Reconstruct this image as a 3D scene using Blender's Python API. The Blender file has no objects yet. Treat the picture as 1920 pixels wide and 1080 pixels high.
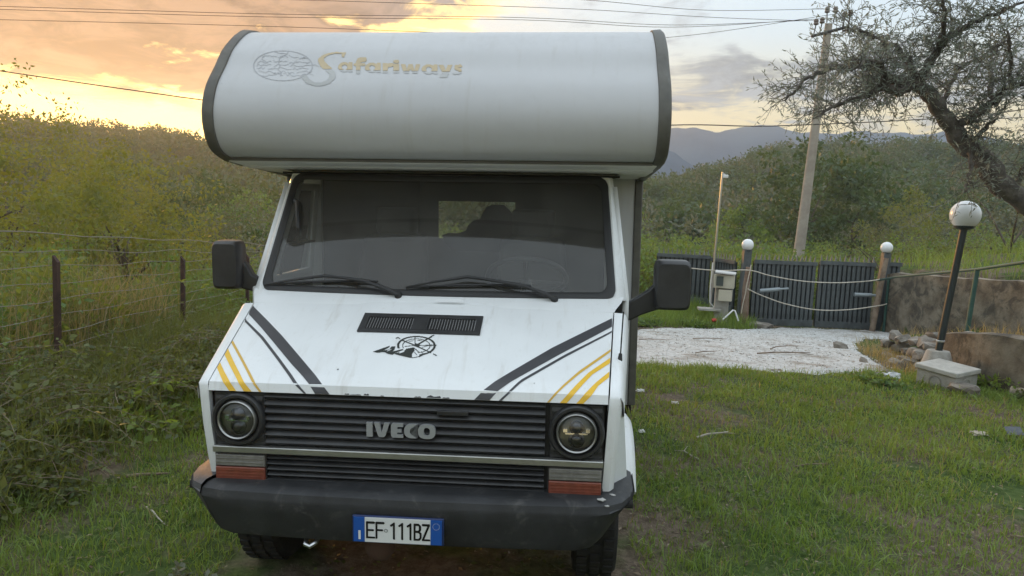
import bpy, bmesh, math, random
import numpy as np
from mathutils import Vector, Matrix

random.seed(7)
RNG = np.random.default_rng(11)
SC = bpy.context.scene
COL = SC.collection
rad = math.radians

# ------------------------------------------------------------------ camera
CAM_H, PITCH, ROLL = 1.8, rad(6.0), rad(2.5)
fw = Vector((0, math.cos(PITCH), -math.sin(PITCH)))
r0 = Vector((1, 0, 0)); u0 = r0.cross(fw)
rr = r0 * math.cos(ROLL) + u0 * math.sin(ROLL)
uu = u0 * math.cos(ROLL) - r0 * math.sin(ROLL)
cam = bpy.data.cameras.new("camera")
cam.sensor_width = 36.0
cam.lens = 26.006
cam.clip_start = 0.05
cam.clip_end = 5000
cam_o = bpy.data.objects.new("camera", cam)
COL.objects.link(cam_o)
cam_o.matrix_world = Matrix(((rr.x, uu.x, -fw.x, 0), (rr.y, uu.y, -fw.y, 0), (rr.z, uu.z, -fw.z, CAM_H), (0, 0, 0, 1)))
SC.camera = cam_o

# ------------------------------------------------------------------ light, sky, exposure
SUN_DIR = Vector((-0.50, 0.86, 0.115)).normalized()      # towards the sun
SUN_EL = math.asin(SUN_DIR.z)
SUN_ROT = math.atan2(SUN_DIR.x, SUN_DIR.y)
sun = bpy.data.lights.new("sun", 'SUN')
sun.energy = 3.6
sun.angle = rad(10)
sun.color = (1.0, 0.47, 0.12)
sun_o = bpy.data.objects.new("sun", sun)
COL.objects.link(sun_o)
sun_o.rotation_euler = (-SUN_DIR).to_track_quat('-Z', 'Y').to_euler()
SC.view_settings.view_transform = 'Standard'
SC.view_settings.look = 'None'
SC.view_settings.exposure = 0.0
SC.view_settings.gamma = 1.0
SC.view_settings.use_curve_mapping = False
SC.cycles.use_denoising = True
SC.cycles.max_bounces = 6
SC.cycles.transparent_max_bounces = 12
SC.cycles.volume_bounces = 0
SC.cycles.sample_clamp_indirect = 6
SC.cycles.adaptive_threshold = .02


class NT:
    """tiny node-tree writer"""
    def __init__(s, tree):
        s.t = tree; s.n = tree.nodes; s.l = tree.links

    def add(s, typ, **kw):
        n = s.n.new(typ)
        for k, v in kw.items():
            setattr(n, k, v)
        return n

    def put(s, sock, v):
        if isinstance(v, bpy.types.NodeSocket):
            s.l.new(v, sock)
        elif v is not None:
            sock.default_value = v

    def math(s, op, a, b=None, c=None, clamp=False):
        n = s.add('ShaderNodeMath', operation=op, use_clamp=clamp)
        s.put(n.inputs[0], a)
        if b is not None: s.put(n.inputs[1], b)
        if c is not None: s.put(n.inputs[2], c)
        return n.outputs[0]

    def vmath(s, op, a, b=None):
        n = s.add('ShaderNodeVectorMath', operation=op)
        s.put(n.inputs[0], a)
        if b is not None: s.put(n.inputs[1], b)
        return n.outputs['Value'] if op in ('DOT_PRODUCT', 'LENGTH') else n.outputs[0]

    def mix(s, f, a, b, mode='MIX', clampf=True):
        n = s.add('ShaderNodeMix', data_type='RGBA', blend_type=mode, clamp_factor=clampf)
        s.put(n.inputs[0], f)
        s.put(n.inputs[6], a if isinstance(a, bpy.types.NodeSocket) else (*a, 1)[:4])
        s.put(n.inputs[7], b if isinstance(b, bpy.types.NodeSocket) else (*b, 1)[:4])
        return n.outputs[2]

    def noise(s, vec, scale, detail=4, rough=.55, dist=0, out=0):
        n = s.add('ShaderNodeTexNoise')
        if vec is not None: s.l.new(vec, n.inputs['Vector'])
        n.inputs['Scale'].default_value = scale
        n.inputs['Detail'].default_value = detail
        n.inputs['Roughness'].default_value = rough
        n.inputs['Distortion'].default_value = dist
        return n.outputs[out]

    def mrange(s, v, a, b, c=0., d=1., smooth=True):
        n = s.add('ShaderNodeMapRange', interpolation_type='SMOOTHSTEP' if smooth else 'LINEAR')
        s.put(n.inputs[0], v)
        for i, x in enumerate((a, b, c, d)): n.inputs[i + 1].default_value = x
        return n.outputs[0]


world = bpy.data.worlds.new("World")
SC.world = world
world.use_nodes = True
w = NT(world.node_tree)
w.n.clear()
tc = w.add('ShaderNodeTexCoord').outputs['Generated']
sep = w.add('ShaderNodeSeparateXYZ'); w.l.new(tc, sep.inputs[0])
dx, dy, dz = sep.outputs
sky = w.add('ShaderNodeTexSky', sky_type='NISHITA', sun_disc=False)
sky.sun_elevation = SUN_EL
sky.sun_rotation = SUN_ROT
sky.altitude = 200; sky.air_density = 1.2; sky.dust_density = 1.0; sky.ozone_density = 1.5
zz = w.math('MAXIMUM', dz, 0.0)
sd = w.vmath('DOT_PRODUCT', tc, tuple(SUN_DIR))                     # cos of the angle from the sun
sdp = w.math('MAXIMUM', sd, 0.0)
near = w.math('POWER', sdp, 90.0)
mid = w.math('POWER', sdp, 14.0)
wide = w.math('POWER', sdp, 5.0)
# open sky between the clouds: pale blue overhead, yellow towards the horizon
low = w.mrange(dz, 0.03, 0.32, 1.0, 0.0)
lowest = w.mrange(dz, 0.09, 0.25, 1.0, 0.0)
high = w.mrange(dz, .25, .75)
base = w.mix(low, (.72, .86, .98), (.60, .70, .73))
base = w.mix(high, base, (1.25, 1.42, 1.55))
base = w.mix(w.math('MULTIPLY', lowest, .9), base, (.95, .74, .34))
base = w.mix(w.math('MULTIPLY', wide, .5), base, (.85, .62, .36))
base = w.mix(1.0, base, (20., 20., 20.), mode='MULTIPLY')
base = w.mix(1.0, base, sky.outputs[0], mode='ADD')
# a cloud deck seen in perspective
CLOUD_OFF = (1.5, 7.7, 14.)
den = w.math('ADD', zz, 0.12)
cx = w.math('DIVIDE', dx, den); cy = w.math('DIVIDE', dy, den)
cmb = w.add('ShaderNodeCombineXYZ'); w.l.new(cx, cmb.inputs[0]); w.l.new(cy, cmb.inputs[1])
cv = w.vmath('ADD', cmb.outputs[0], CLOUD_OFF)
n1 = w.noise(cv, 1.1, 5, .60, .35)
n2 = w.noise(cv, 3.4, 5, .62, .6)
cov = w.math('ADD', w.math('MULTIPLY', n1, .66), w.math('MULTIPLY', n2, .34))
bank = w.math('MULTIPLY', w.mrange(sd, .885, .975), w.mrange(w.math('ADD', dz, w.math('MULTIPLY', w.math('SUBTRACT', n2, .5), .10)), .082, .130))
cov = w.math('ADD', cov, w.math('MULTIPLY', bank, .17))             # the bank of cloud over the sun is thicker
cmask = w.mrange(cov, .475, .575)
rim = w.math('MULTIPLY', w.mrange(cov, .43, .50), w.mrange(cov, .59, .51))   # thin edges let the light through
hor = w.mrange(dz, .085, .130)                                        # clear strip along the horizon
cmask = w.math('MULTIPLY', cmask, hor)
cshade = w.mrange(n2, .34, .66)
ccool = w.mix(cshade, (.20, .24, .275), (.50, .56, .60))
cwarm = w.mix(cshade, (.07, .060, .075), (.38, .25, .19))
ccool = w.mix(high, ccool, w.mix(cshade, (.90, .99, 1.07), (1.28, 1.40, 1.50)))
ccol = w.mix(w.mrange(sd, .82, .98), ccool, cwarm)
ccol = w.mix(1.0, ccol, (20., 20., 20.), mode='MULTIPLY')
skyc = w.mix(w.math('MULTIPLY', cmask, .98), base, ccol)
skyc = w.mix(w.math('MULTIPLY', w.math('MULTIPLY', rim, hor), w.mrange(sd, .83, .92)), skyc, (46., 31., 10.))
glow = w.math('MULTIPLY', w.mrange(w.math('ADD', dz, w.math('MULTIPLY', w.math('SUBTRACT', n2, .5), .10)), .135, .092), w.mrange(sd, .90, .985))
total = w.mix(glow, skyc, (90., 58., 18.))
bg = w.add('ShaderNodeBackground')
w.l.new(total, bg.inputs[0]); bg.inputs[1].default_value = 0.05
wo = w.add('ShaderNodeOutputWorld'); w.l.new(bg.outputs[0], wo.inputs[0])


# ------------------------------------------------------------------ materials
def pm(name, col, rough=.6, metal=0., var=0., vs=6., col2=None, bump=0., bs=60., spec=.5, coat=0., dirt=None, dscale=3.):
    m = bpy.data.materials.new(name); m.use_nodes = True
    t = NT(m.node_tree); b = t.n['Principled BSDF']
    b.inputs['Roughness'].default_value = rough
    b.inputs['Metallic'].default_value = metal
    b.inputs['Specular IOR Level'].default_value = spec
    b.inputs['Coat Weight'].default_value = coat
    b.inputs['Base Color'].default_value = (*col, 1)
    geo = t.add('ShaderNodeTexCoord').outputs['Object']
    c = None
    if var > 0 or col2:
        n = t.noise(geo, vs, 5, .6)
        f = t.mrange(n, .3, .7)
        if col2 is None:
            a = tuple(x * (1 - var) for x in col); d = tuple(min(1, x * (1 + var)) for x in col)
        else:
            a, d = col, col2
        c = t.mix(f, a, d)
    if dirt:
        n = t.noise(geo, dscale, 8, .7, .6)
        f = t.mrange(n, dirt[1], dirt[2])
        c = t.mix(t.math('MULTIPLY', f, dirt[3]), c if c is not None else col, dirt[0])
    if c is not None:
        t.l.new(c, b.inputs['Base Color'])
    if bump > 0:
        bn = t.add('ShaderNodeBump'); bn.inputs['Strength'].default_value = bump
        bn.inputs['Distance'].default_value = .02
        t.l.new(t.noise(geo, bs, 6, .65), bn.inputs['Height'])
        t.l.new(bn.outputs[0], b.inputs['Normal'])
    return m


def leafmat(name, a, b, tr=.4, tcol=None, rough=.5):
    m = bpy.data.materials.new(name); m.use_nodes = True
    t = NT(m.node_tree); p = t.n['Principled BSDF']
    at = t.add('ShaderNodeAttribute', attribute_name='rnd').outputs['Fac']
    c = t.mix(at, a, b)
    t.l.new(c, p.inputs['Base Color']); p.inputs['Roughness'].default_value = rough
    p.inputs['Specular IOR Level'].default_value = .35
    tl = t.add('ShaderNodeBsdfTranslucent')
    t.l.new(t.mix(.75, c, tcol or (b[0] * 1.9, b[1] * 1.7, b[2] * .7)), tl.inputs[0])
    mx = t.add('ShaderNodeMixShader'); mx.inputs[0].default_value = tr
    t.l.new(p.outputs[0], mx.inputs[1]); t.l.new(tl.outputs[0], mx.inputs[2])
    t.l.new(mx.outputs[0], t.n['Material Output'].inputs[0])
    return m


def glassmat(name, tint=(.75, .78, .77), ior=1.5, dust_veil=0., dcol=(.6, .58, .52), rough=0.02):
    m = bpy.data.materials.new(name); m.use_nodes = True
    t = NT(m.node_tree); t.n.remove(t.n['Principled BSDF'])
    tr = t.add('ShaderNodeBsdfTransparent'); tr.inputs[0].default_value = (*tint, 1)
    gl = t.add('ShaderNodeBsdfGlossy'); gl.inputs['Roughness'].default_value = rough
    fr = t.add('ShaderNodeFresnel'); fr.inputs[0].default_value = ior
    mx = t.add('ShaderNodeMixShader')
    t.l.new(fr.outputs[0], mx.inputs[0]); t.l.new(tr.outputs[0], mx.inputs[1]); t.l.new(gl.outputs[0], mx.inputs[2])
    out = mx.outputs[0]
    if dust_veil > 0:
        df = t.add('ShaderNodeBsdfDiffuse'); df.inputs[0].default_value = (*dcol, 1)
        m2 = t.add('ShaderNodeMixShader')
        n = t.noise(t.add('ShaderNodeTexCoord').outputs['Object'], 5, 6, .7)
        t.l.new(t.mrange(n, .2, .8, dust_veil * .6, dust_veil * 1.4), m2.inputs[0])
        t.l.new(out, m2.inputs[1]); t.l.new(df.outputs[0], m2.inputs[2]); out = m2.outputs[0]
    t.l.new(out, t.n['Material Output'].inputs[0])
    return m


def old_paint(name, col, rough, streak, grime, coat=0.):
    m = bpy.data.materials.new(name); m.use_nodes = True
    t = NT(m.node_tree); b = t.n['Principled BSDF']
    ob_ = t.add('ShaderNodeTexCoord').outputs['Object']
    mp = t.add('ShaderNodeMapping'); mp.inputs['Scale'].default_value = (22, 3, 1.6); t.l.new(ob_, mp.inputs[0])
    st_ = t.noise(mp.outputs[0], 1., 5, .65, .3); pt = t.noise(ob_, 2.6, 6, .6); fn = t.noise(ob_, 34, 5, .7); sp = t.noise(ob_, 120, 3, .6)
    c = t.mix(t.mrange(pt, .3, .7), tuple(x * .95 for x in col), col)
    c = t.mix(t.math('MULTIPLY', t.mrange(st_, .52, .78), streak), c, grime)
    c = t.mix(t.math('MULTIPLY', t.mrange(fn, .56, .80), streak * .8), c, grime)
    c = t.mix(t.math('MULTIPLY', t.mrange(sp, .70, .76), .45), c, (grime[0] * .5, grime[1] * .5, grime[2] * .5))
    t.l.new(c, b.inputs['Base Color'])
    t.l.new(t.mrange(fn, .3, .7, rough - .08, rough + .12), b.inputs['Roughness'])
    b.inputs['Coat Weight'].default_value = coat
    bn = t.add('ShaderNodeBump'); bn.inputs['Strength'].default_value = .10; bn.inputs['Distance'].default_value = .02
    t.l.new(t.math('ADD', t.math('MULTIPLY', t.noise(ob_, 5, 2, .5), 1.), t.math('MULTIPLY', fn, .05)), bn.inputs['Height']); t.l.new(bn.outputs[0], b.inputs['Normal'])
    return m


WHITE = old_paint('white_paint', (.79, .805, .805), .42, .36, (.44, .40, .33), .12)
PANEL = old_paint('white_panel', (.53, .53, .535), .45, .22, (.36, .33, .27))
UNDERP = pm('underside_panel', (.78, .77, .74), .55, var=.04)
TRIM = pm('dark_trim', (.105, .10, .085), .55, var=.15, vs=12)
RUBBER = pm('black_rubber', (.022, .022, .022), .55, bump=.1)
BLACKP = pm('black_plastic', (.030, .030, .031), .42, var=.25, vs=9, bump=.05, bs=200)
GREYP = pm('faded_bumper_plastic', (.024, .025, .027), .55, var=.3, vs=7, bump=.12, bs=220, dirt=((.12, .115, .105), .52, .74, .5), dscale=11)
BUMPTOP = pm('scuffed_bumper_top', (.060, .060, .064), .6, var=.25, vs=20, dirt=((.20, .20, .20), .60, .72, .6), dscale=16)
DARK = pm('dark_interior', (.020, .019, .018), .8)
CHROME = pm('dull_metal_strip', (.42, .42, .40), .35, .85, var=.08, vs=15)
STEEL = pm('steel', (.55, .55, .55), .3, .95)
BADGE = pm('badge_grey', (.36, .37, .38), .45, .3)
STRIPEB = pm('stripe_black', (.050, .050, .055), .45, var=.1)
YEL = pm('stripe_yellow', (.78, .47, .035), .45, var=.06, vs=14)
YELD = pm('stripe_ochre', (.62, .38, .06), .45)
GOLD = pm('lettering_gold', (.50, .40, .25), .5, var=.06)
LGREY = pm('lettering_grey', (.42, .42, .41), .5, var=.05)
LINE = pm('globe_line_grey', (.40, .40, .41), .5)
INK = pm('emblem_ink', (.018, .022, .018), .5)
PLATEW = pm('plate_white', (.70, .71, .70), .4, var=.03)
PLATEB = pm('plate_blue', (.012, .085, .36), .4)
ORANGE = pm('indicator_orange', (.20, .055, .034), .35, coat=.2, var=.15, vs=30)
CLEARL = pm('indicator_clear', (.20, .19, .175), .2, coat=.5, var=.15, vs=40)
LAMPBLK = pm('lamp_black', (.012, .012, .013), .18)
REFL = pm('lamp_reflector', (.75, .77, .8), .08, 1.)
TYRE = pm('tyre', (.018, .017, .016), .9, var=.3, vs=18, bump=.3, bs=40, dirt=((.06, .05, .04), .55, .75, .4), dscale=8)
RIM = pm('rim_steel', (.35, .35, .35), .5, .6)
SEATM = pm('seat_cloth', (.05, .05, .055), .9, bump=.2, bs=120)
DASH = pm('dashboard', (.075, .075, .08), .6)
WINDGLASS = glassmat('windscreen_glass', (.72, .75, .73), 1.56, dust_veil=.075)  # pale film in the glass stands in for a veil of glare
SIDEGLASS = glassmat('side_glass', (.80, .83, .81), 1.5, dust_veil=.03)
LENSGLASS = glassmat('lens_glass', (.93, .94, .95), 1.5)
CONC = pm('concrete', (.30, .285, .25), .9, col2=(.40, .385, .35), vs=7, bump=.35, bs=40)
CONC2 = pm('weathered_wall', (.115, .09, .062), .95, col2=(.25, .215, .16), vs=3.2, bump=1., bs=9, dirt=((.05, .045, .035), .46, .62, .8), dscale=3.1)
STONE = pm('field_stone', (.13, .11, .088), .95, col2=(.30, .275, .235), vs=6, bump=.6, bs=12)
GATEM = pm('gate_paint', (.080, .092, .095), .55, var=.25, vs=6, dirt=((.22, .21, .19), .56, .75, .6), dscale=5)
SPIKEM = pm('gate_spike', (.17, .18, .18), .5, var=.2)
GATED = pm('gate_backing', (.020, .030, .033), .7)
GREENP = pm('green_paint', (.030, .085, .068), .5, var=.15)
LAMPPOST = pm('lamp_post_paint', (.022, .030, .030), .45, var=.2)
GLOBE = pm('opal_globe', (.78, .79, .79), .25, coat=.3, var=.02)
WOODP = pm('old_wood', (.17, .12, .085), .9, col2=(.28, .22, .16), vs=9, bump=.4, bs=30)
RUSTW = pm('rusty_timber', (.15, .075, .05), .9, col2=(.26, .2, .15), vs=5, bump=.5, bs=25)
POLEC = pm('pole_concrete', (.34, .29, .24), .9, col2=(.44, .39, .33), vs=2.5, bump=.2, bs=30)
WIREM = pm('cable', (.045, .042, .04), .7)
WIREZ = pm('galvanised_wire', (.26, .235, .20), .6, .2)
POSTM = pm('fence_post_rust', (.050, .028, .022), .85, var=.3, vs=9)
ROPE = pm('rope', (.55, .50, .42), .9)
CABIN = pm('meter_box_grp', (.45, .42, .33), .6, var=.06)
CABROOF = pm('meter_box_roof', (.50, .50, .48), .7, var=.08)
ARMM = pm('gate_arm_grey', (.30, .34, .36), .45, .3)
CERAM = pm('insulator', (.16, .12, .09), .3)
WHITEPL = pm('white_plastic', (.72, .72, .70), .4)
REDPL = pm('red_plastic', (.50, .05, .035), .5)
BAGM = pm('plastic_bag', (.55, .57, .58), .35, var=.15, vs=20)
BARK = pm('olive_bark', (.075, .065, .055), .95, col2=(.17, .15, .13), vs=10, bump=.9, bs=22)
TWIG = pm('dry_twig', (.22, .17, .12), .9, var=.3, vs=9)
BARK2 = pm('trunk_bark', (.10, .08, .06), .95, var=.3)
L_OLIVE = leafmat('olive_leaf', (.14, .165, .135), (.31, .34, .285), .36, tcol=(.32, .35, .25))
L_SHRUB = leafmat('shrub_leaf', (.085, .115, .025), (.210, .235, .065), .45)
L_GREEN = leafmat('bush_leaf', (.060, .115, .032), (.180, .265, .085), .40)
L_DARK = leafmat('dark_leaf', (.034, .066, .026), (.092, .142, .055), .33)
L_GREY = leafmat('grey_olive_leaf', (.085, .100, .062), (.175, .190, .130), .28)
L_BRAM = leafmat('bramble_leaf', (.045, .068, .022), (.150, .175, .062), .36)
L_YOUNG = leafmat('young_leaf', (.12, .19, .035), (.24, .32, .085), .45)
G_LAWN = leafmat('lawn_blade', (.066, .135, .024), (.255, .345, .090), .32)
G_TALL = leafmat('tall_grass', (.10, .125, .035), (.29, .26, .10), .40)
G_GREENT = leafmat('tall_green_grass', (.060, .095, .024), (.20, .215, .070), .35)
G_DRY = leafmat('dry_grass', (.20, .155, .075), (.38, .31, .17), .35)
L_LITTER = leafmat('leaf_litter', (.10, .065, .035), (.30, .23, .15), .05)


# ------------------------------------------------------------------ mesh helpers
def tag(o, label=None, cat=None, group=None, kind=None):
    if label: o['label'] = label
    if cat: o['category'] = cat
    if group: o['group'] = group
    if kind: o['kind'] = kind
    return o


def empty(name, loc=(0, 0, 0), rot=(0, 0, 0)):
    o = bpy.data.objects.new(name, None)
    o.location = loc; o.rotation_euler = rot; o.empty_display_size = .2
    COL.objects.link(o)
    return o


def link(name, me, mat=None, parent=None, smooth=None):
    if mat is not None and len(me.materials) == 0:
        me.materials.append(mat)
    o = bpy.data.objects.new(name, me)
    COL.objects.link(o)
    if parent is not None: o.parent = parent
    if smooth is not None:
        me.shade_smooth()
        me.set_sharp_from_angle(angle=rad(smooth))
    return o


class MB:
    def __init__(s): s.v = []; s.f = []

    def add(s, vs, fs):
        b = len(s.v); s.v += [tuple(p) for p in vs]; s.f += [tuple(b + i for i in f) for f in fs]
        return s

    def box(s, c, d, rz=0., ch=0.):
        """box centred at c; ch = chamfer of its vertical edges"""
        x, y, z = (q / 2 for q in d)
        if ch > 0:
            pl = [(-x + ch, -y), (x - ch, -y), (x, -y + ch), (x, y - ch), (x - ch, y), (-x + ch, y), (-x, y - ch), (-x, -y + ch)]
        else:
            pl = [(-x, -y), (x, -y), (x, y), (-x, y)]
        n = len(pl); cs, sn = math.cos(rz), math.sin(rz)
        vs = [(c[0] + a * cs - b * sn, c[1] + a * sn + b * cs, c[2] + h) for h in (-z, z) for a, b in pl]
        fs = [tuple(reversed(range(n))), tuple(range(n, 2 * n))] + [(i, (i + 1) % n, n + (i + 1) % n, n + i) for i in range(n)]
        return s.add(vs, fs)

    def prism(s, poly, off):
        """polygon (3D points) extruded by vector off"""
        n = len(poly); o = Vector(off)
        vs = [Vector(p) for p in poly] + [Vector(p) + o for p in poly]
        return s.add(vs, [tuple(reversed(range(n))), tuple(range(n, 2 * n))] + [(i, (i + 1) % n, n + (i + 1) % n, n + i) for i in range(n)])

    def tube(s, pts, r, n=8, caps=True):
        pts = [Vector(p) for p in pts]
        rs = r if isinstance(r, (list, tuple)) else [r] * len(pts)
        t = (pts[1] - pts[0]).normalized()
        up = Vector((0, 0, 1)) if abs(t.z) < .9 else Vector((1, 0, 0))
        a = t.cross(up).normalized(); vs = []; fs = []
        for i, p in enumerate(pts):
            if i == 0: t = pts[1] - p
            elif i == len(pts) - 1: t = p - pts[i - 1]
            else: t = pts[i + 1] - pts[i - 1]
            t.normalize()
            a = (a - t * a.dot(t)).normalized(); b = t.cross(a)
            for k in range(n):
                q = 2 * math.pi * k / n
                vs.append(p + (a * math.cos(q) + b * math.sin(q)) * rs[i])
        for i in range(len(pts) - 1):
            for k in range(n):
                k2 = (k + 1) % n
                fs.append((i * n + k, i * n + k2, (i + 1) * n + k2, (i + 1) * n + k))
        if caps:
            fs.append(tuple(reversed(range(n)))); fs.append(tuple(range((len(pts) - 1) * n, len(pts) * n)))
        return s.add(vs, fs)

    def lathe(s, prof, c, axis='z', n=24):
        """prof = [(radius, height)] turned about an axis through c"""
        vs = []; fs = []
        for r, h in prof:
            for k in range(n):
                q = 2 * math.pi * k / n; a, b = r * math.cos(q), r * math.sin(q)
                p = {'z': (a, b, h), 'y': (a, h, b), 'x': (h, a, b)}[axis]
                vs.append((c[0] + p[0], c[1] + p[1], c[2] + p[2]))
        for i in range(len(prof) - 1):
            for k in range(n):
                k2 = (k + 1) % n
                fs.append((i * n + k, i * n + k2, (i + 1) * n + k2, (i + 1) * n + k))
        if prof[0][0] > 1e-6: fs.append(tuple(range(n)))
        if prof[-1][0] > 1e-6: fs.append(tuple(range((len(prof) - 1) * n, len(prof) * n)))
        return s.add(vs, fs)

    def grid(s, rows, close=False):
        """rows of points -> quads"""
        m = len(rows[0]); vs = [p for r in rows for p in r]; fs = []
        for i in range(len(rows) - 1):
            for k in range(m - (0 if close else 1)):
                k2 = (k + 1) % m
                fs.append((i * m + k, i * m + k2, (i + 1) * m + k2, (i + 1) * m + k))
        return s.add(vs, fs)

    def mirror(s):
        n = len(s.v)
        return MB().add([(-x, y, z) for x, y, z in s.v], [tuple(reversed(f)) for f in s.f])

    def mesh(s, name):
        me = bpy.data.meshes.new(name); me.from_pydata(s.v, [], s.f)
        bm = bmesh.new(); bm.from_mesh(me)
        bmesh.ops.remove_doubles(bm, verts=bm.verts, dist=1e-5)
        bmesh.ops.recalc_face_normals(bm, faces=bm.faces)
        bm.to_mesh(me); bm.free(); me.update()
        return me

    def build(s, name, mat, parent=None, smooth=35, bevel=0., solid=0.):
        o = link(name, s.mesh(name), mat, parent, smooth)
        if solid:
            m = o.modifiers.new('solid', 'SOLIDIFY'); m.thickness = solid; m.offset = -1
        if bevel:
            m = o.modifiers.new('bevel', 'BEVEL'); m.width = bevel; m.segments = 2; m.limit_method = 'ANGLE'
        return o


def np_mesh(name, V, F, mat, rnd=None, parent=None):
    """fast mesh from numpy arrays; F is (n,k) of equal-size polygons"""
    me = bpy.data.meshes.new(name)
    n, k = F.shape
    me.vertices.add(len(V)); me.vertices.foreach_set('co', np.ascontiguousarray(V, np.float32).ravel())
    me.loops.add(n * k); me.loops.foreach_set('vertex_index', np.ascontiguousarray(F, np.int32).ravel())
    me.polygons.add(n); me.polygons.foreach_set('loop_start', np.arange(0, n * k, k, dtype=np.int32))
    me.polygons.foreach_set('loop_total', np.full(n, k, np.int32))
    me.update(calc_edges=True)
    if rnd is not None:
        a = me.attributes.new('rnd', 'FLOAT', 'FACE'); a.data.foreach_set('value', np.ascontiguousarray(rnd, np.float32))
    me.materials.append(mat)
    if parent == 'mesh': return me
    return link(name, me, None, parent)


def unit(a):
    return a / np.maximum(np.linalg.norm(a, axis=1, keepdims=True), 1e-9)


def rdir(n):
    return unit(RNG.normal(size=(n, 3)))


def leaves(C, D, L, W, bend=0., N=None):
    """one diamond-shaped, slightly folded quad per leaf"""
    n = len(C)
    if N is None: N = rdir(n)
    S = unit(np.cross(D, N)); Nn = unit(np.cross(S, D))
    L = np.broadcast_to(np.asarray(L, float).reshape(-1, 1), (n, 1)); W = np.broadcast_to(np.asarray(W, float).reshape(-1, 1), (n, 1))
    m = C + D * L * .45 + Nn * L * bend
    V = np.stack([C, m + S * W * .5, C + D * L, m - S * W * .5], 1).reshape(-1, 3)
    return V, np.arange(4 * n).reshape(n, 4)


def blades(P, H, W, lean, bend=.25):
    """upright grass blades: quad strip of 2, as 2 quads (5 points kept simple: 6 verts)"""
    n = len(P)
    az = RNG.uniform(0, 2 * np.pi, n); ln = np.abs(RNG.normal(0, lean, n))
    out = np.stack([np.cos(az), np.sin(az), np.zeros(n)], 1)
    sa = RNG.uniform(0, np.pi, n); S = np.stack([np.cos(sa), np.sin(sa), np.zeros(n)], 1)
    up = np.array([[0, 0, 1.]])
    H = H.reshape(-1, 1); W = W.reshape(-1, 1); ln = ln.reshape(-1, 1)
    m = P + up * H * .55 + out * H * ln * .4
    t = P + up * H * (1 - .35 * np.minimum(ln, 1)) + out * H * (ln * 1.05 + bend * .3)
    V = np.stack([P - S * W * .5, P + S * W * .5, m + S * W * .42, m - S * W * .42, t + S * W * .06, t - S * W * .06], 1).reshape(-1, 3)
    b = np.arange(n)[:, None] * 6
    F = np.stack([b + np.array([[0, 1, 2, 3]]), b + np.array([[3, 2, 4, 5]])], 1).reshape(-1, 4)
    return V, F


# ------------------------------------------------------------------ terrain heights
UW = [(8.45, 16.3), (8.75, 14.9), (9.3, 13.0), (10.6, 9.0), (11.8, 5.0), (12.5, 0.0)]      # upper retaining wall line
LWP = [(6.02, 12.2), (5.86, 11.0), (5.74, 10.0), (5.66, 9.2), (5.72, 8.5), (6.05, 7.6), (6.6, 6.4), (7.4, 4.5), (8.4, 1.0)]   # lower wall line


def sstep(x, a, b):
    t = np.clip((x - a) / (b - a), 0, 1); return t * t * (3 - 2 * t)


def line_x(pts, y):
    p = sorted(pts, key=lambda q: q[1])
    return np.interp(y, [q[1] for q in p], [q[0] for q in p])


def lumps(x, y, s, seed=0.):
    return (np.sin(x * s * 1.3 + seed) * np.cos(y * s * 1.1 + seed * 1.7) + .6 * np.sin(x * s * 2.7 + y * s * 1.9 + seed * 2.3)
            + .4 * np.cos(x * s * 4.3 - y * s * 3.7 + seed)) / 2


def terrace_h(y):
    return np.interp(y, [0, 6, 8.4, 10.5, 12.0, 13.5, 16.5], [.75, .68, .60, .27, -.02, -.22, -.45])


EL_AZ = [-180, -90, -60, -45, -34.6, -30, -25.5, -22.6, -15, -5, 5, 11.4, 14.5, 18.6, 24, 29, 33, 45, 60, 90, 180]
EL_DG = [1.5, 2.5, 3.6, 3.9, 3.7, 3.75, 3.6, 2.9, 2.6, 2.6, 2.4, 2.4, 3.2, 4.4, 5.0, 5.0, 5.0, 5.2, 4.4, 2.5, 1.5]


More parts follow.
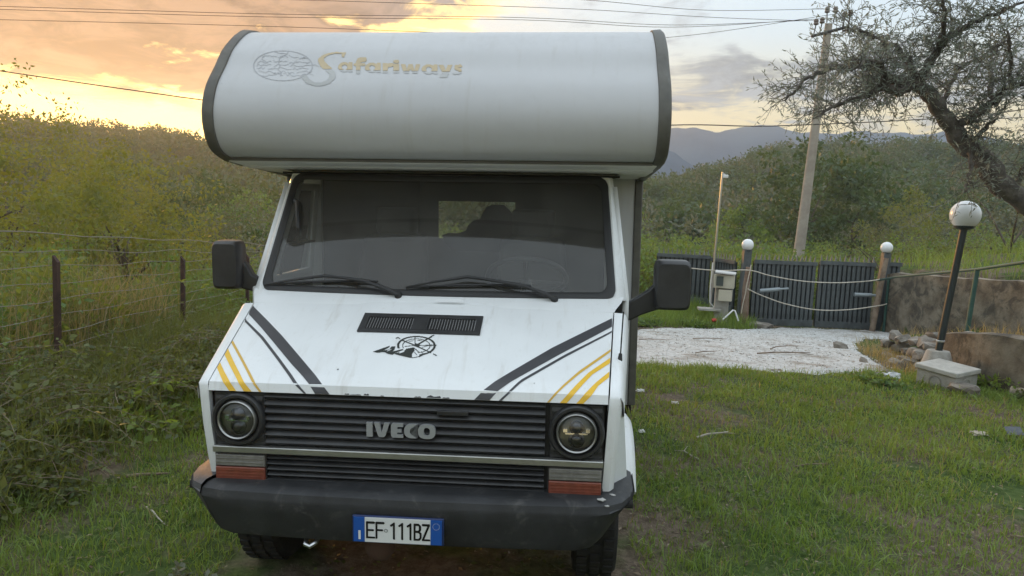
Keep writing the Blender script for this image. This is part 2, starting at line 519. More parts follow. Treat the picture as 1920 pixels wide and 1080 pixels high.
def gz(x, y, fine=True):
    x = np.asarray(x, float); y = np.asarray(y, float)
    r = np.hypot(x, y)
    z = -.07 * np.clip(y - 8.5, 0, 9.0)
    z = z - .05 * np.clip(y - 17.5, 0, 14)
    z = z + .14 * sstep(y, 16.6, 17.6) * sstep(-x, -5.4, -4.6) + .16 * sstep(x, 2, 3.4) * sstep(-x, -5.2, -4.2) * sstep(y, 15.2, 16.4)
    # left bank falls away beyond the wire fence
    z = z - 1.5 * sstep(-x, 4.3, 11) - .02 * np.clip(-x - 11, 0, 20)
    # terrace behind the lower wall and slope above the upper wall
    lx = line_x(LWP, y); ux = line_x(UW, y)
    onT = (y < 12.0) & (y > -3)
    z = np.where(onT, np.maximum(z, z + (terrace_h(y) - z) * sstep(x, lx + .05, lx + .25)), z)
    re_ = np.interp(y, [12, 13.3, 14.3, 14.9, 16.4], [5.8, 6.5, 7.1, 8.35, 8.4])
    z = np.where((y >= 12.0) & (y < 16.4), z + np.maximum(terrace_h(y) + .02 - z, 0) * sstep(x, re_ + .1, re_ + .9), z)
    up = np.clip(x - ux - .12, 0, 12)
    z = np.where((y < 18), z + sstep(x, ux + .05, ux + .22) * (np.interp(y, [0, 9, 13, 16.3], [1.1, 1.0, .95, .80]) - z + .16 * up), z)
    z = np.where((y >= 18) & (x > 8), z + .16 * np.clip(x - 9.5, 0, 12) * sstep(-y, -40, -18), z)
    # hills
    az = np.degrees(np.arctan2(x, y))
    el = np.interp(az, EL_AZ, EL_DG)
    R = np.where(az < 4, 210., 165.)
    hz = np.tan(np.radians(el)) * R
    k = sstep(r, 34, 1.0 * R)
    z = z * (1 - k) + k * hz
    if fine:
        z = z + .016 * lumps(x, y, 2.2, .4) * sstep(-r, -30, -12) + .012 * lumps(x, y, 5.5, 2.) * sstep(-r, -14, -6)
        z = z + k * lumps(x, y, .045, 1.) * 1.6
    return z


# soil / grass ground material
def ground_mat():
    m = bpy.data.materials.new('grassy_soil'); m.use_nodes = True
    t = NT(m.node_tree); b = t.n['Principled BSDF']; b.inputs['Roughness'].default_value = .95
    b.inputs['Specular IOR Level'].default_value = .15
    pos = t.add('ShaderNodeNewGeometry').outputs['Position']
    n1 = t.noise(pos, .9, 6, .6); n2 = t.noise(pos, 14, 6, .7); n3 = t.noise(pos, 70, 4, .7)
    soil = t.mix(t.mrange(n2, .35, .7), (.095, .072, .050), (.20, .158, .115))
    soil = t.mix(t.mrange(n3, .55, .75), soil, (.26, .215, .16))
    grass = t.mix(t.mrange(n2, .3, .7), (.035, .062, .014), (.090, .130, .036))
    c = t.mix(t.mrange(n1, .42, .58), soil, grass)
    t.l.new(c, b.inputs['Base Color'])
    bn = t.add('ShaderNodeBump'); bn.inputs['Strength'].default_value = .6; bn.inputs['Distance'].default_value = .03
    t.l.new(t.math('ADD', n2, t.math('MULTIPLY', n3, .5)), bn.inputs['Height']); t.l.new(bn.outputs[0], b.inputs['Normal'])
    return m


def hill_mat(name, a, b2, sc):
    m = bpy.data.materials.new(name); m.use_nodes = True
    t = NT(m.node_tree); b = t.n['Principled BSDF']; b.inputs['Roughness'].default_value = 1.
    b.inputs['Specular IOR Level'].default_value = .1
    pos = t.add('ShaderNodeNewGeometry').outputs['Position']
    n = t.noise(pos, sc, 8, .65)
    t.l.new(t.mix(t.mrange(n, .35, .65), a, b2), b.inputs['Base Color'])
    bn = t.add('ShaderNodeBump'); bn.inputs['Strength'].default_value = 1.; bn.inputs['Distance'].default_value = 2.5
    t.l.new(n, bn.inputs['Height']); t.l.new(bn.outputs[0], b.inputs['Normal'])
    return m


GROUND = ground_mat()
HILLM = hill_mat('hillside_scrub', (.040, .055, .022), (.085, .095, .045), .12)
MOUNTM = hill_mat('mountain_haze_blue', (.035, .085, .135), (.055, .115, .165), .02)  # blue of the distant air is painted into the mountain colour

azs = np.radians(np.concatenate([np.arange(-180, -48, 4), np.arange(-48, 48, .3), np.arange(48, 180.1, 4)]))
rs1 = .25 * 1.037 ** np.arange(0, 155)
rs1 = rs1[rs1 < 62]
rs2 = np.concatenate([[rs1[-1]], rs1[-1] * 1.05 ** np.arange(1, 30)]); rs2 = rs2[rs2 < 235]


def polar(rs):
    A, Rr = np.meshgrid(azs, rs); X = np.sin(A) * Rr; Y = np.cos(A) * Rr
    Z = gz(X, Y)
    V = np.stack([X, Y, Z], -1).reshape(-1, 3)
    i, j = np.meshgrid(np.arange(len(rs) - 1), np.arange(len(azs) - 1), indexing='ij')
    a = (i * len(azs) + j).ravel(); na = len(azs)
    return V, np.stack([a, a + 1, a + na + 1, a + na], 1)


V, F = polar(rs1)
ctr = np.array([[0, 0, gz(0, 0)]]); V = np.vstack([V, ctr])
g = np_mesh('ground', V, F, GROUND); tag(g, kind='structure'); g.data.shade_smooth()
V, F = polar(rs2)
V[:len(azs), 2] -= .05
g = np_mesh('hillside', V, F, HILLM); tag(g, kind='structure'); g.data.shade_smooth()

# far mountains: two ranges
def mountain(name, R0, depth, AZ, EL, seed):
    a = np.radians(np.arange(-75, 75, .35)); rows = []
    el = np.interp(np.degrees(a), AZ, EL)
    el = el + .10 * np.sin(a * 60 + seed) + .06 * np.sin(a * 133 + seed * 2) + .035 * np.sin(a * 310)
    top = np.tan(np.radians(el)) * R0
    for k, (dr, h) in enumerate([(-depth, -.02), (-depth * .55, .42), (-depth * .25, .78), (0, 1.), (depth * .4, .7), (depth * .8, -.02)]):
        r = R0 + dr
        rip = 1 + .06 * np.sin(a * 47 + k * 1.3 + seed) * (0 < k < 3)
        rows.append(np.stack([np.sin(a) * r, np.cos(a) * r, top * h * rip - 2], 1))
    n = len(a); V = np.vstack(rows)
    i, j = np.meshgrid(np.arange(len(rows) - 1), np.arange(n - 1), indexing='ij'); b = (i * n + j).ravel()
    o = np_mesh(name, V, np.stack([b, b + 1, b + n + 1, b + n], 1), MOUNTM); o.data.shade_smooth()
    return tag(o, kind='structure')


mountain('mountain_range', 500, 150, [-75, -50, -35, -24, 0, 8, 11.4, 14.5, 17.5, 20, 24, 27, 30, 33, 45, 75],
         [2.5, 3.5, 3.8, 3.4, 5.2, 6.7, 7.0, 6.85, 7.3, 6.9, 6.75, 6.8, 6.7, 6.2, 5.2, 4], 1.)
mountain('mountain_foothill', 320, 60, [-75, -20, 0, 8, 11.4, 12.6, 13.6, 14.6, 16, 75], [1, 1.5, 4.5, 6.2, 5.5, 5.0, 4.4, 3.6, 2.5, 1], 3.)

# ================================================================== the camper van (local: x right in the picture, y to its rear, z up)
van = empty('camper_van', (-.38332, 2.96115, .00759), (rad(.86653), rad(-1.4934), rad(-4.17945)))
tag(van, 'white camper van with black grille, bonnet stripes and overhanging cab-over berth, parked on grass', 'camper van')


def lerp(a, b, t): return a + (b - a) * t


def inside(px, py, poly):
    x = np.array([p[0] for p in poly]); y = np.array([p[1] for p in poly]); r = np.zeros(px.shape, bool); j = len(poly) - 1
    for i in range(len(poly)):
        c = ((y[i] > py) != (y[j] > py)) & (px < (x[j] - x[i]) * (py - y[i]) / (y[j] - y[i] + 1e-12) + x[i])
        r ^= c; j = i
    return r


def decal(name, shapes, mapf, mat, parent, cell, clip=None, maxrun=40):
    """flat print cut out of thin film: shapes are drawn on a fine grid, runs of cells become faces on the surface mapf(u, v)"""
    us, vs = [], []
    for sh in shapes:
        if sh[0][-1] in 'sp': us += [p[0] for p in sh[1]]; vs += [p[1] for p in sh[1]]
        else: us += [sh[1] - sh[3], sh[1] + sh[3]]; vs += [sh[2] - sh[4], sh[2] + sh[4]]
    pad = 60 * cell if False else max([sh[2] if sh[0][-1] == 's' else 0 for sh in shapes] + [cell]) + cell
    ug = np.arange(min(us) - pad, max(us) + pad, cell); vg = np.arange(min(vs) - pad, max(vs) + pad, cell)
    U, Vv = np.meshgrid(ug + cell / 2, vg + cell / 2); mask = np.zeros(U.shape, bool)
    for sh in shapes:
        k = sh[0][-1]
        if k == 's':
            h = np.zeros(U.shape, bool); pts = sh[1]
            ws = sh[2] if not isinstance(sh[2], (list, tuple)) else None
            for i in range(len(pts) - 1):
                (ax, ay), (bx, by) = pts[i], pts[i + 1]; ex, ey = bx - ax, by - ay
                t = np.clip(((U - ax) * ex + (Vv - ay) * ey) / (ex * ex + ey * ey + 1e-12), 0, 1)
                wd = sh[2] / 2 if len(sh) < 4 else (sh[3][i] + (sh[3][i + 1] - sh[3][i]) * t) / 2
                h |= np.hypot(U - ax - ex * t, Vv - ay - ey * t) < wd
        elif k == 'p': h = inside(U, Vv, sh[1])
        elif k == 'e': h = ((U - sh[1]) / sh[3]) ** 2 + ((Vv - sh[2]) / sh[4]) ** 2 < 1
        else:
            q = np.hypot((U - sh[1]) / sh[3], (Vv - sh[2]) / sh[4]); h = np.abs(q - 1) * min(sh[3], sh[4]) < sh[5] / 2
        mask = mask & ~h if sh[0][0] == '-' else mask | h
    if clip is not None: mask &= clip(U, Vv)
    P = []; Fq = []
    for i in range(mask.shape[0]):
        row = mask[i]; j = 0; n = len(row)
        while j < n:
            if row[j]:
                e = j
                while e < n and row[e] and e - j < maxrun: e += 1
                b = len(P)
                P += [mapf(ug[j], vg[i]), mapf(ug[min(e, n - 1)] if e < n else ug[-1] + cell, vg[i]),
                      mapf(ug[min(e, n - 1)] if e < n else ug[-1] + cell, vg[i] + cell), mapf(ug[j], vg[i] + cell)]
                Fq.append((b, b + 1, b + 2, b + 3)); j = e
            else: j += 1
    me = bpy.data.meshes.new(name); me.from_pydata([tuple(p) for p in P], [], Fq)
    return link(name, me, mat, parent)


# ---- bonnet
BD = (.9125, .4092)


def bw(s): return .815 + .042 * max(0, min(1, s / .606))


def bon(x, s, off=0.):
    if s >= 0:
        q = abs(x)
        h = .010 * (1 - (x / .86) ** 2)
        t = max(0, min(1, (.335 - q) / .045)); t = t * t * (3 - 2 * t)
        k = max(0, min(1, (s - .02) / .35))
        h += .016 * t * k * (3 - 2 * k) * k
        h *= min(1, s / .05)
        h += off
        return Vector((x, -.028 + BD[0] * s - BD[1] * h, 1.062 + BD[1] * s + BD[0] * h))
    return Vector((x, -.028 - .009 * (-s / .035) - off, 1.062 + s + off * .3))


svals = [-.035, -.02, -.008, 0, .008, .02] + [.02 + (.606 - .02) * k / 24 for k in range(1, 25)]
uvals = [i / 44 * 2 - 1 for i in range(45)]
rows = [[bon(u * bw(s), s) for u in uvals] for s in svals]
rows = [[Vector((p.x, p.y + .03, p.z)) for p in rows[0]]] + rows + [[Vector((p.x, p.y + .004, p.z - .03)) for p in rows[-1]]]
rows = [[Vector((r[0].x, r[0].y, r[0].z - .03))] + r + [Vector((r[-1].x, r[-1].y, r[-1].z - .03))] for r in rows]
bonnet = MB().grid(rows).build('bonnet', WHITE, van, smooth=28)


def res(poly, n):
    d = [0]
    for i in range(1, len(poly)): d.append(d[-1] + math.dist(poly[i], poly[i - 1]))
    return [tuple(np.interp(d[-1] * k / (n - 1), d, [p[c] for p in poly]) for c in (0, 1)) for k in range(n)]


def stripe(a, b, mat, name='stripe'):
    A, B = res(a, 30), res(b, 30); rows = []
    for p, q in zip(A, B):
        row = []
        for t in (0, .5, 1):
            x, s = lerp(p[0], q[0], t), lerp(p[1], q[1], t); lim = bw(s) - .001
            row.append(bon(max(-lim, min(lim, x)), s, .0016))
        rows.append(row)
    return MB().grid(rows).build(name, mat, bonnet, smooth=60)


F0 = -.0345
stripe([(-.857, .58), (-.74, .457), (-.625, .333), (-.48, .165), (-.339, .001), (-.306, F0)], [(-.862, .522), (-.745, .395), (-.634, .268), (-.51, .125), (-.393, 0), (-.367, F0)], STRIPEB)
stripe([(-.855, .471), (-.709, .324), (-.58, .17), (-.446, .006), (-.404, F0)], [(-.856, .457), (-.718, .315), (-.592, .165), (-.461, .004), (-.414, F0)], STRIPEB)
stripe([(-.852, .313), (-.735, .157), (-.62, 0), (-.590, F0)], [(-.850, .293), (-.735, .140), (-.633, 0), (-.601, F0)], YELD)
stripe([(-.847, .25), (-.757, .122), (-.667, 0), (-.632, F0)], [(-.846, .208), (-.771, .105), (-.692, 0), (-.665, F0)], YEL)
stripe([(-.842, .153), (-.777, .063), (-.727, 0), (-.697, F0)], [(-.833, .108), (-.786, .04), (-.757, 0), (-.727, F0)], YEL)
stripe([(.85, .557), (.583, .302), (.404, .103), (.316, 0), (.284, F0)], [(.849, .488), (.611, .25), (.441, .072), (.375, 0), (.345, F0)], STRIPEB)
stripe([(.848, .455), (.637, .254), (.467, .073), (.418, 0), (.382, F0)], [(.847, .441), (.643, .241), (.473, .061), (.430, 0), (.394, F0)], STRIPEB)
stripe([(.836, .313), (.699, .146), (.603, 0), (.574, F0)], [(.836, .295), (.705, .133), (.613, 0), (.583, F0)], YELD)
stripe([(.832, .25), (.739, .14), (.656, 0), (.625, F0)], [(.831, .214), (.754, .128), (.682, 0), (.652, F0)], YEL)
stripe([(.824, .153), (.768, .077), (.720, 0), (.690, F0)], [(.822, .115), (.777, .057), (.751, 0), (.717, F0)], YEL)

# bonnet air vent: frame, dark well and two banks of louvres
vf = MB(); VX0, VX1, VS0, VS1 = -.284, .265, .350, .497
for (x0, x1, s0, s1) in [(VX0, VX1, VS0, VS0 + .022), (VX0, VX1, VS1 - .030, VS1), (VX0, VX0 + .030, VS0 + .022, VS1 - .03), (VX1 - .03, VX1, VS0 + .022, VS1 - .03), (-.045, .025, VS0 + .022, VS1 - .03)]:
    q = [bon(x0, s0, .001), bon(x1, s0, .001), bon(x1, s1, .001), bon(x0, s1, .001)]
    vf.prism(q, (0, -.4092 * .007, .9125 * .007))
vf.build('vent_frame', BLACKP, bonnet, smooth=30)
MB().prism([bon(VX0 + .01, VS0 + .01, .0005), bon(VX1 - .01, VS0 + .01, .0005), bon(VX1 - .01, VS1 - .01, .0005), bon(VX0 + .01, VS1 - .01, .0005)], (0, -.0003, .0008)).build('vent_well', RUBBER, bonnet)
VENTM = pm('vent_louvre_grey', (.20, .20, .20), .5)
for bank in ((-.250, -.052), (.032, .232)):
    n = 17; lv = MB()
    for i in range(n):
        x = lerp(bank[0], bank[1], i / (n - 1)); q0, q1 = VS0 + .026, VS1 - .036
        a = [bon(x, q0, .001), bon(x + .0022, q0, .008), bon(x + .0034, lerp(q0, q1, .5), .009), bon(x + .0022, q1, .008), bon(x, q1, .001)]
        b = [p + Vector((.0025, 0, 0)) for p in a]
        lv.add(a + b, [(0, 1, 6, 5), (1, 2, 7, 6), (2, 3, 8, 7), (3, 4, 9, 8), (0, 1, 2, 3, 4), (9, 8, 7, 6, 5)])
    tag(lv.build('louvres', VENTM, bonnet, smooth=30), kind='stuff')

for k, (x, s0, l_, h_) in enumerate([(-.235, -.033, .020, .006), (-.20, -.034, .05, .005), (-.155, -.033, .022, .008), (-.09, -.034, .016, .005), (.055, -.034, .03, .005), (.12, -.033, .06, .010), (.17, -.034, .03, .006), (-.30, .09, .008, .014), (-.55, .2, .006, .005), (.52, .05, .005, .005)]):
    r_ = random.Random(k); p = [bon(x + l_ * q, s0 + h_ * e * r_.uniform(.5, 1.), .0017) for q, e in [(-.5, 0), (-.25, .0), (.0, .0), (.3, 0), (.5, 0), (.42, .8), (.2, 1.), (0, .6), (-.2, 1.), (-.4, .7)]]
    MB().add(p, [tuple(range(len(p)))]).build('paint_chip', STRIPEB, bonnet)

# compass and mountain sticker (drawn in sticker units)
EA = (-.24947, 1.757356e-4, 7.538e-5, -1.32055e-8, -4.5224e-9); EB = (.399606, 9.2596e-6, -3.075048e-4, -2.7033e-10, 2.2148e-8)


def emap(u, v):
    return bon(EA[0] + EA[1] * u + EA[2] * v + EA[3] * u * v + EA[4] * v * v, EB[0] + EB[1] * u + EB[2] * v + EB[3] * u * v + EB[4] * v * v, .0018)


decal('compass_sticker', [
    ('r', 1255, 500, 468, 222, 26), ('r', 1255, 500, 350, 165, 10), ('s', [(880, 365), (1200, 485), (1620, 665)], 24), ('s', [(1640, 285), (1250, 495)], 30),
    ('s', [(1225, 280), (1225, 470)], 20), ('s', [(1250, 495), (1720, 490)], 14), ('s', [(960, 520), (1200, 495)], 12), ('p', [(1230, 440), (1370, 485), (1290, 540), (1190, 505)]),
    ('s', [(1640, 275), (1710, 245)], 22), ('s', [(735, 320), (790, 300), (835, 335)], 20), ('s', [(1690, 700), (1770, 735)], 22), ('s', [(1725, 480), (1760, 490)], 18),
    ('s', [(1060, 400), (1180, 380)], 10), ('s', [(1290, 375), (1400, 370)], 10), ('s', [(1400, 540), (1560, 500)], 10), ('s', [(1640, 470), (1640, 520)], 16),
    ('-p', [(700, 560), (1000, 560), (1190, 545), (1400, 800), (1100, 820), (760, 700)]),
    ('p', [(140, 638), (580, 500), (560, 540), (400, 615), (560, 590), (620, 520), (720, 515), (690, 590), (640, 640), (900, 580), (930, 600), (700, 672), (760, 672), (960, 615),
           (1000, 575), (1190, 540), (1210, 620), (1140, 700), (1140, 790), (1050, 780), (760, 715), (690, 690), (640, 715), (520, 690), (430, 650), (250, 662)]),
    ('-p', [(560, 590), (640, 575), (560, 620), (470, 640)]), ('-p', [(840, 640), (960, 620), (930, 650), (800, 690)]),
    ('s', [(1200, 560), (1330, 660)], 16), ('s', [(1210, 660), (1270, 720)], 14), ('s', [(1380, 640), (1420, 690)], 14), ('s', [(1340, 750), (1440, 700), (1500, 690)], 34), ('s', [(1150, 790), (1340, 755)], 14)],
    emap, INK, bonnet, 9)

# ---- wings (outer panels either side of the bonnet) with round wheel-arch flares
def wing():
    m = MB(); path = [(.004, .655), (-.012, .75), (-.026, .88), (-.03, 1.0), (-.03, 1.045), (-.022, 1.062)]
    for k in range(1, 11):
        s = .606 * k / 10; path.append((-.028 + BD[0] * s, 1.062 + BD[1] * s))
    rows = []
    for i, (y, z) in enumerate(path):
        if i < 5:
            t = (z - .655) / .4; xi = lerp(.803, .820, t); xo = lerp(.842, .866, t)
            rows.append([(xi, y + .03, z), (xi, y, z), (lerp(xi, xo, .7), y, z), (xo - .004, y + .008, z), (xo + .010, y + .035, z), (xo + .016, y + .10, z)])
        else:
            s = max(0, (y + .028) / BD[0]); xi = bw(s) + .006; xo = lerp(.866, .918, s / .606)
            rows.append([(xi, y, z - .03), (xi, y, z), (lerp(xi, xo, .7), y, z - .002), (xo - .002, y + .003, z - .010), (xo + .010, y + .012, z - .034), (xo + .016, y + .03, z - .085)])
    m.grid(rows)
    # side skin down to the sill with the arch cut out
    out = [r[-1] for r in rows]
    arch = [(.62 + .37 * math.cos(a), .34 + .37 * math.sin(a)) for a in [math.pi * k / 12 for k in range(0, 13)]]
    poly = out + [(.936, .66, 1.30), (.94, .66, 1.0), (.94, 1.02, .95), (.94, 1.02, .53)] + [(.93, y, max(z, .52)) for y, z in arch if y < 1.0]
    m.add(poly, [tuple(range(len(poly)))])
    return m


def flare():
    m = MB(); rows = []
    for k in range(1, 21):
        a = math.pi * k / 24
        cy, cz = math.cos(a), math.sin(a)
        rows.append([(.90, .62 + cy * .45, .34 + cz * .47), (.945, .62 + cy * .43, .34 + cz * .45), (.968, .62 + cy * .40, .34 + cz * .42), (.968, .62 + cy * .365, .34 + cz * .375), (.93, .62 + cy * .355, .34 + cz * .365)])
    return m.grid(rows)


for sgn in (1, -1):
    W_ = wing(); W_ = W_ if sgn > 0 else W_.mirror()
    wo_ = W_.build('front_wing', WHITE, van, smooth=40)
    fl = flare(); fl = fl if sgn > 0 else fl.mirror()
    fl.build('arch_flare', WHITE, wo_, smooth=50)

# ---- cowl under the windscreen, windscreen, seal, pillars
cow = []
for k, (y, z, hw) in enumerate([(.530, 1.280, .862), (.530, 1.3105, .862), (.555, 1.322, .872), (.615, 1.345, .900), (.66, 1.366, .915)]):
    cow.append([(u * hw, y - .050 * (1 - u * u) * (k / 4), z + .006 * (1 - u * u)) for u in uvals])
cowl = MB().grid(cow).build('cowl_panel', WHITE, van, smooth=30)
MB().prism([bon(.02, .600, .012), bon(.16, .600, .012), bon(.145, .617, .014), bon(.035, .617, .014)], (0, .01, .006)).build('cowl_scoop', WHITE, cowl)


def ws(u, v, off=0.):
    b = .055 * (1 - u * u)
    return Vector((u * lerp(.868, .828, v), lerp(.650, 1.025, v) - b - off * .84, lerp(1.362, 1.936, v) + off * .545 - .004 * (1 - u * u)))


rows = [[ws(u, v) for u in [i / 12 - 1 for i in range(25)]] for v in [k / 12 for k in range(13)]]
glass = MB().grid(rows).build('windscreen', WINDGLASS, van, smooth=80)


def rring(n=9, ru=.055, rv=.085):
    pts = []
    for cx_, cy_, a0 in ((1 - ru, 1 - rv, 0), (-1 + ru, 1 - rv, 90), (-1 + ru, rv, 180), (1 - ru, rv, 270)):
        for k in range(n):
            a = rad(a0 + 90 * k / (n - 1)); pts.append((cx_ + ru * math.cos(a), cy_ + rv * math.sin(a)))
    out = []
    for i in range(len(pts)):
        a, b = pts[i], pts[(i + 1) % len(pts)]; d = math.dist(a, b); m = max(1, int(d / .12))
        for k in range(m): out.append((lerp(a[0], b[0], k / m), lerp(a[1], b[1], k / m)))
    return out


ring = rring()
rows = []
for (u, v) in ring + ring[:1]:
    c = ws(u, v); du = (u, (v - .5) * 2)
    inw = Vector((-u * .030 if abs(u) > .93 else 0, 0, 0)); vv = -1 if v > .9 else (1 if v < .1 else 0)
    p_in = ws(u * (1 - .034 * (abs(u) > .90)), v + vv * .042, .004)
    rows.append([ws(u * 1.012, v - vv * .012, -.004), ws(u * 1.010, v - vv * .010, .010), ws(lerp(u, u * .982, .5), v + vv * .018, .014), p_in])
MB().grid(rows).build('rubber_seal', RUBBER, glass, smooth=50)

for sgn in (1, -1):
    rows = []
    for k in range(9):
        t = k / 8
        a = ws(sgn * 1.0, lerp(-.02, 1.02, t))
        x = abs(a.x); wdt = lerp(.062, .040, t)
        rows.append([(sgn * (x - .005), a.y, a.z), (sgn * (x + .018), a.y - .004, a.z + .003), (sgn * (x + wdt * .72), a.y + .012, a.z), (sgn * (x + wdt), a.y + .05, a.z - .004), (sgn * (x + wdt + .002), a.y + .10, a.z - .008), (sgn * (x - .01), a.y + .10, a.z - .01)])
    m = MB().grid(rows, close=True); m.build('windscreen_pillar', WHITE, van, smooth=40)
    # door: skin with window opening, pane and quarter bar
    X = lambda z: sgn * lerp(.945, .885, max(0, (z - 1.33) / .6))
    dm = MB()
    oc_ = [(.70, 1.36), (1.02, 1.90), (1.50, 1.90), (1.50, 1.36)]; ic_ = [(.80, 1.40), (1.06, 1.86), (1.46, 1.86), (1.46, 1.40)]
    n0 = [(X(z), y, z) for y, z in oc_] + [(X(z), y, z) for y, z in ic_]
    dm.add(n0, [(0, 1, 5, 4), (1, 2, 6, 5), (2, 3, 7, 6), (3, 0, 4, 7)])
    dm.add([(X(1.36), .70, 1.36), (X(1.36), 1.50, 1.36), (sgn * .945, 1.50, .55), (sgn * .945, 1.05, .55), (sgn * .945, .70, 1.0)], [(0, 1, 2, 3, 4)])
    dr = dm.build('cab_door', WHITE, van, solid=.03)
    MB().add([(X(z) - sgn * .012, y, z) for y, z in ic_], [(0, 1, 2, 3)]).build('window_pane', SIDEGLASS, dr)
    MB().tube([(X(1.40) - sgn * .02, 1.00, 1.40), (X(1.76) - sgn * .02, 1.00, 1.78)], .011, 6).build('quarter_bar', BLACKP, dr)
    MB().tube([(X(1.62) - sgn * .03, .86, 1.56), (X(1.62) - sgn * .03, 1.46, 1.56)], .008, 6).build('window_rail', BLACKP, dr)

MB().add([(-.84, 1.02, 1.935), (.84, 1.02, 1.935), (.88, 1.10, 1.96), (-.88, 1.10, 1.96)], [(0, 1, 2, 3)]).build('windscreen_header', UNDERP, van, solid=.01)
MB().add([(-.90, 1.02, 1.945), (.90, 1.02, 1.945), (.90, 1.5, 1.955), (-.90, 1.5, 1.955)], [(0, 1, 2, 3)]).build('cab_roof_lining', DARK, van, solid=.01)
MB().tube([(-.80, .93, 1.80), (-.775, .90, 1.79), (-.76, .86, 1.74), (-.745, .82, 1.66), (-.742, .83, 1.62), (-.765, .86, 1.60)], .013, 8).build('grab_handle', BLACKP, van)

# ---- cab-over berth: swept front panel, floor, cheeks, edge trims, seam
OP = np.array([(1.6, 2.69), (1.25, 2.69), (.97, 2.668), (.77, 2.555), (.66, 2.44), (.565, 2.335), (.52, 2.225), (.53, 2.125), (.59, 2.042), (.70, 2.006)])


def catmull(P, n=12):
    Q = np.vstack([2 * P[0] - P[1], P, 2 * P[-1] - P[-2]]); out = []
    for i in range(1, len(Q) - 2):
        a, b, c, d = Q[i - 1:i + 3]
        for k in range(n):
            t = k / n; out.append(.5 * (2 * b + (c - a) * t + (2 * a - 5 * b + 4 * c - d) * t * t + (3 * b - a - 3 * c + d) * t ** 3))
    return np.array(out + [P[-1]])


OD = catmull(OP, 6)
OS = np.concatenate([[0], np.cumsum(np.linalg.norm(np.diff(OD, axis=0), axis=1))])


def oc(x, s, off=0.):
    y = np.interp(s, OS, OD[:, 0]); z = np.interp(s, OS, OD[:, 1])
    e = .01; ty = np.interp(s + e, OS, OD[:, 0]) - np.interp(s - e, OS, OD[:, 0]); tz = np.interp(s + e, OS, OD[:, 1]) - np.interp(s - e, OS, OD[:, 1])
    l = math.hypot(ty, tz) or 1
    # slight sag between the edges, as thin sheet has
    return Vector((x, y + off * tz / l, z - off * ty / l))


HW = 1.052
rows = [[(x, y, z) for x in np.linspace(-HW, HW, 9)] for y, z in OD]
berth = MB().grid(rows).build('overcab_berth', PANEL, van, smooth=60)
chk = [(y, z) for y, z in OD] + [(1.0, 1.985), (1.6, 1.965)]
for sgn in (-1, 1):
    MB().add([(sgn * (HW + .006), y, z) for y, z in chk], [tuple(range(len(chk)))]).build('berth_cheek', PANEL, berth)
    rows = []
    tr = [tuple(p) for p in OD] + [(.85, 1.992), (1.15, 1.975), (1.52, 1.955)]
    for i, (y, z) in enumerate(tr):
        a = np.array(tr[max(0, i - 1)]); b = np.array(tr[min(len(tr) - 1, i + 1)]); t = (b - a) / np.linalg.norm(b - a); nrm = np.array([t[1], -t[0]])
        o1 = .009 * (1 + .25 * math.sin(i * 2.1) * (i % 7 == 0)); c = np.array([y, z])
        f = lambda x, o: (sgn * x, *(c + nrm * o))
        rows.append([f(1.030, .001), f(1.033, o1), f(1.072, o1 + .004), f(1.088, .0), f(1.088, -.035), f(1.06, -.037)])
    MB().grid(rows).build('edge_trim', TRIM, berth, smooth=45)
und = [[(x, y, z) for x in np.linspace(-HW, HW, 5)] for y, z in [(.70, 2.004), (.712, 1.990), (.86, 1.980), (.875, 1.972), (1.2, 1.962), (1.6, 1.952)]]
MB().grid(und).build('berth_floor', UNDERP, berth, smooth=20)
MB().box((0, .694, 2.000), (2.06, .02, .012)).build('seam_strip', TRIM, berth)

# "Safariways" and the globe, printed on the berth front (drawn in print units)
OA = (-.942228, 5.661719e-4, 2.47557e-4, -7.99455e-8, -3.5194e-8); OB = (.879271, -9.694e-7, 9.072894e-4, -7.882e-9, -1.51258e-7)


def omap(u, v):
    return oc(OA[0] + OA[1] * u + OA[2] * v + OA[3] * u * v + OA[4] * v * v, OB[0] + OB[1] * u + OB[2] * v + OB[3] * u * v + OB[4] * v * v, .0018)


def gapline(u): return 189 + (u - 660) * .0195


def word(shapes, bigS=False):
    up = decal('letter', shapes, omap, GOLD, berth, 5.5, clip=lambda U, V_: V_ < gapline(U) - (3 if bigS else 2))
    dn = decal('letter', shapes, omap, LGREY, berth, 5.5, clip=lambda U, V_: V_ > gapline(U) + (5 if bigS else 8))
    return up, dn


def a_(x, y, wv=120, h=88):      # bowl + stem of a wide bold "a"
    return [('e', x + wv * .44, y - h * .5, wv * .44, h * .5), ('-e', x + wv * .45, y - h * .5, wv * .19, h * .24), ('p', [(x + wv * .74, y - h), (x + wv, y - h), (x + wv, y), (x + wv * .74, y)])]


word([('s', [(835, 52), (760, 44), (690, 56), (640, 80), (618, 110), (640, 145), (690, 190), (722, 225), (722, 262), (690, 298), (630, 320), (560, 318), (505, 295), (478, 262)], 20,
       [10, 14, 16, 26, 48, 56, 54, 50, 50, 36, 26, 26, 44, 50]), ('p', [(800, 40), (845, 42), (825, 85), (805, 80)])], True)
word(a_(772, 213, 126))
word([('s', [(948, 213), (948, 130), (960, 108), (1005, 103)], 40), ('s', [(920, 146), (1000, 146)], 24)])
word(a_(1008, 218, 140))
word([('p', [(1166, 136), (1205, 136), (1205, 220), (1166, 220)]), ('s', [(1190, 175), (1205, 152), (1245, 148)], 30)])
word([('p', [(1258, 140), (1304, 140), (1304, 221), (1258, 221)]), ('e', 1283, 120, 26, 14)])
word([('p', [(1322, 142), (1362, 142), (1374, 190), (1388, 142), (1424, 142), (1440, 190), (1452, 142), (1490, 142), (1466, 224), (1422, 224), (1406, 180), (1390, 224), (1348, 224)])])
word(a_(1502, 232, 140))
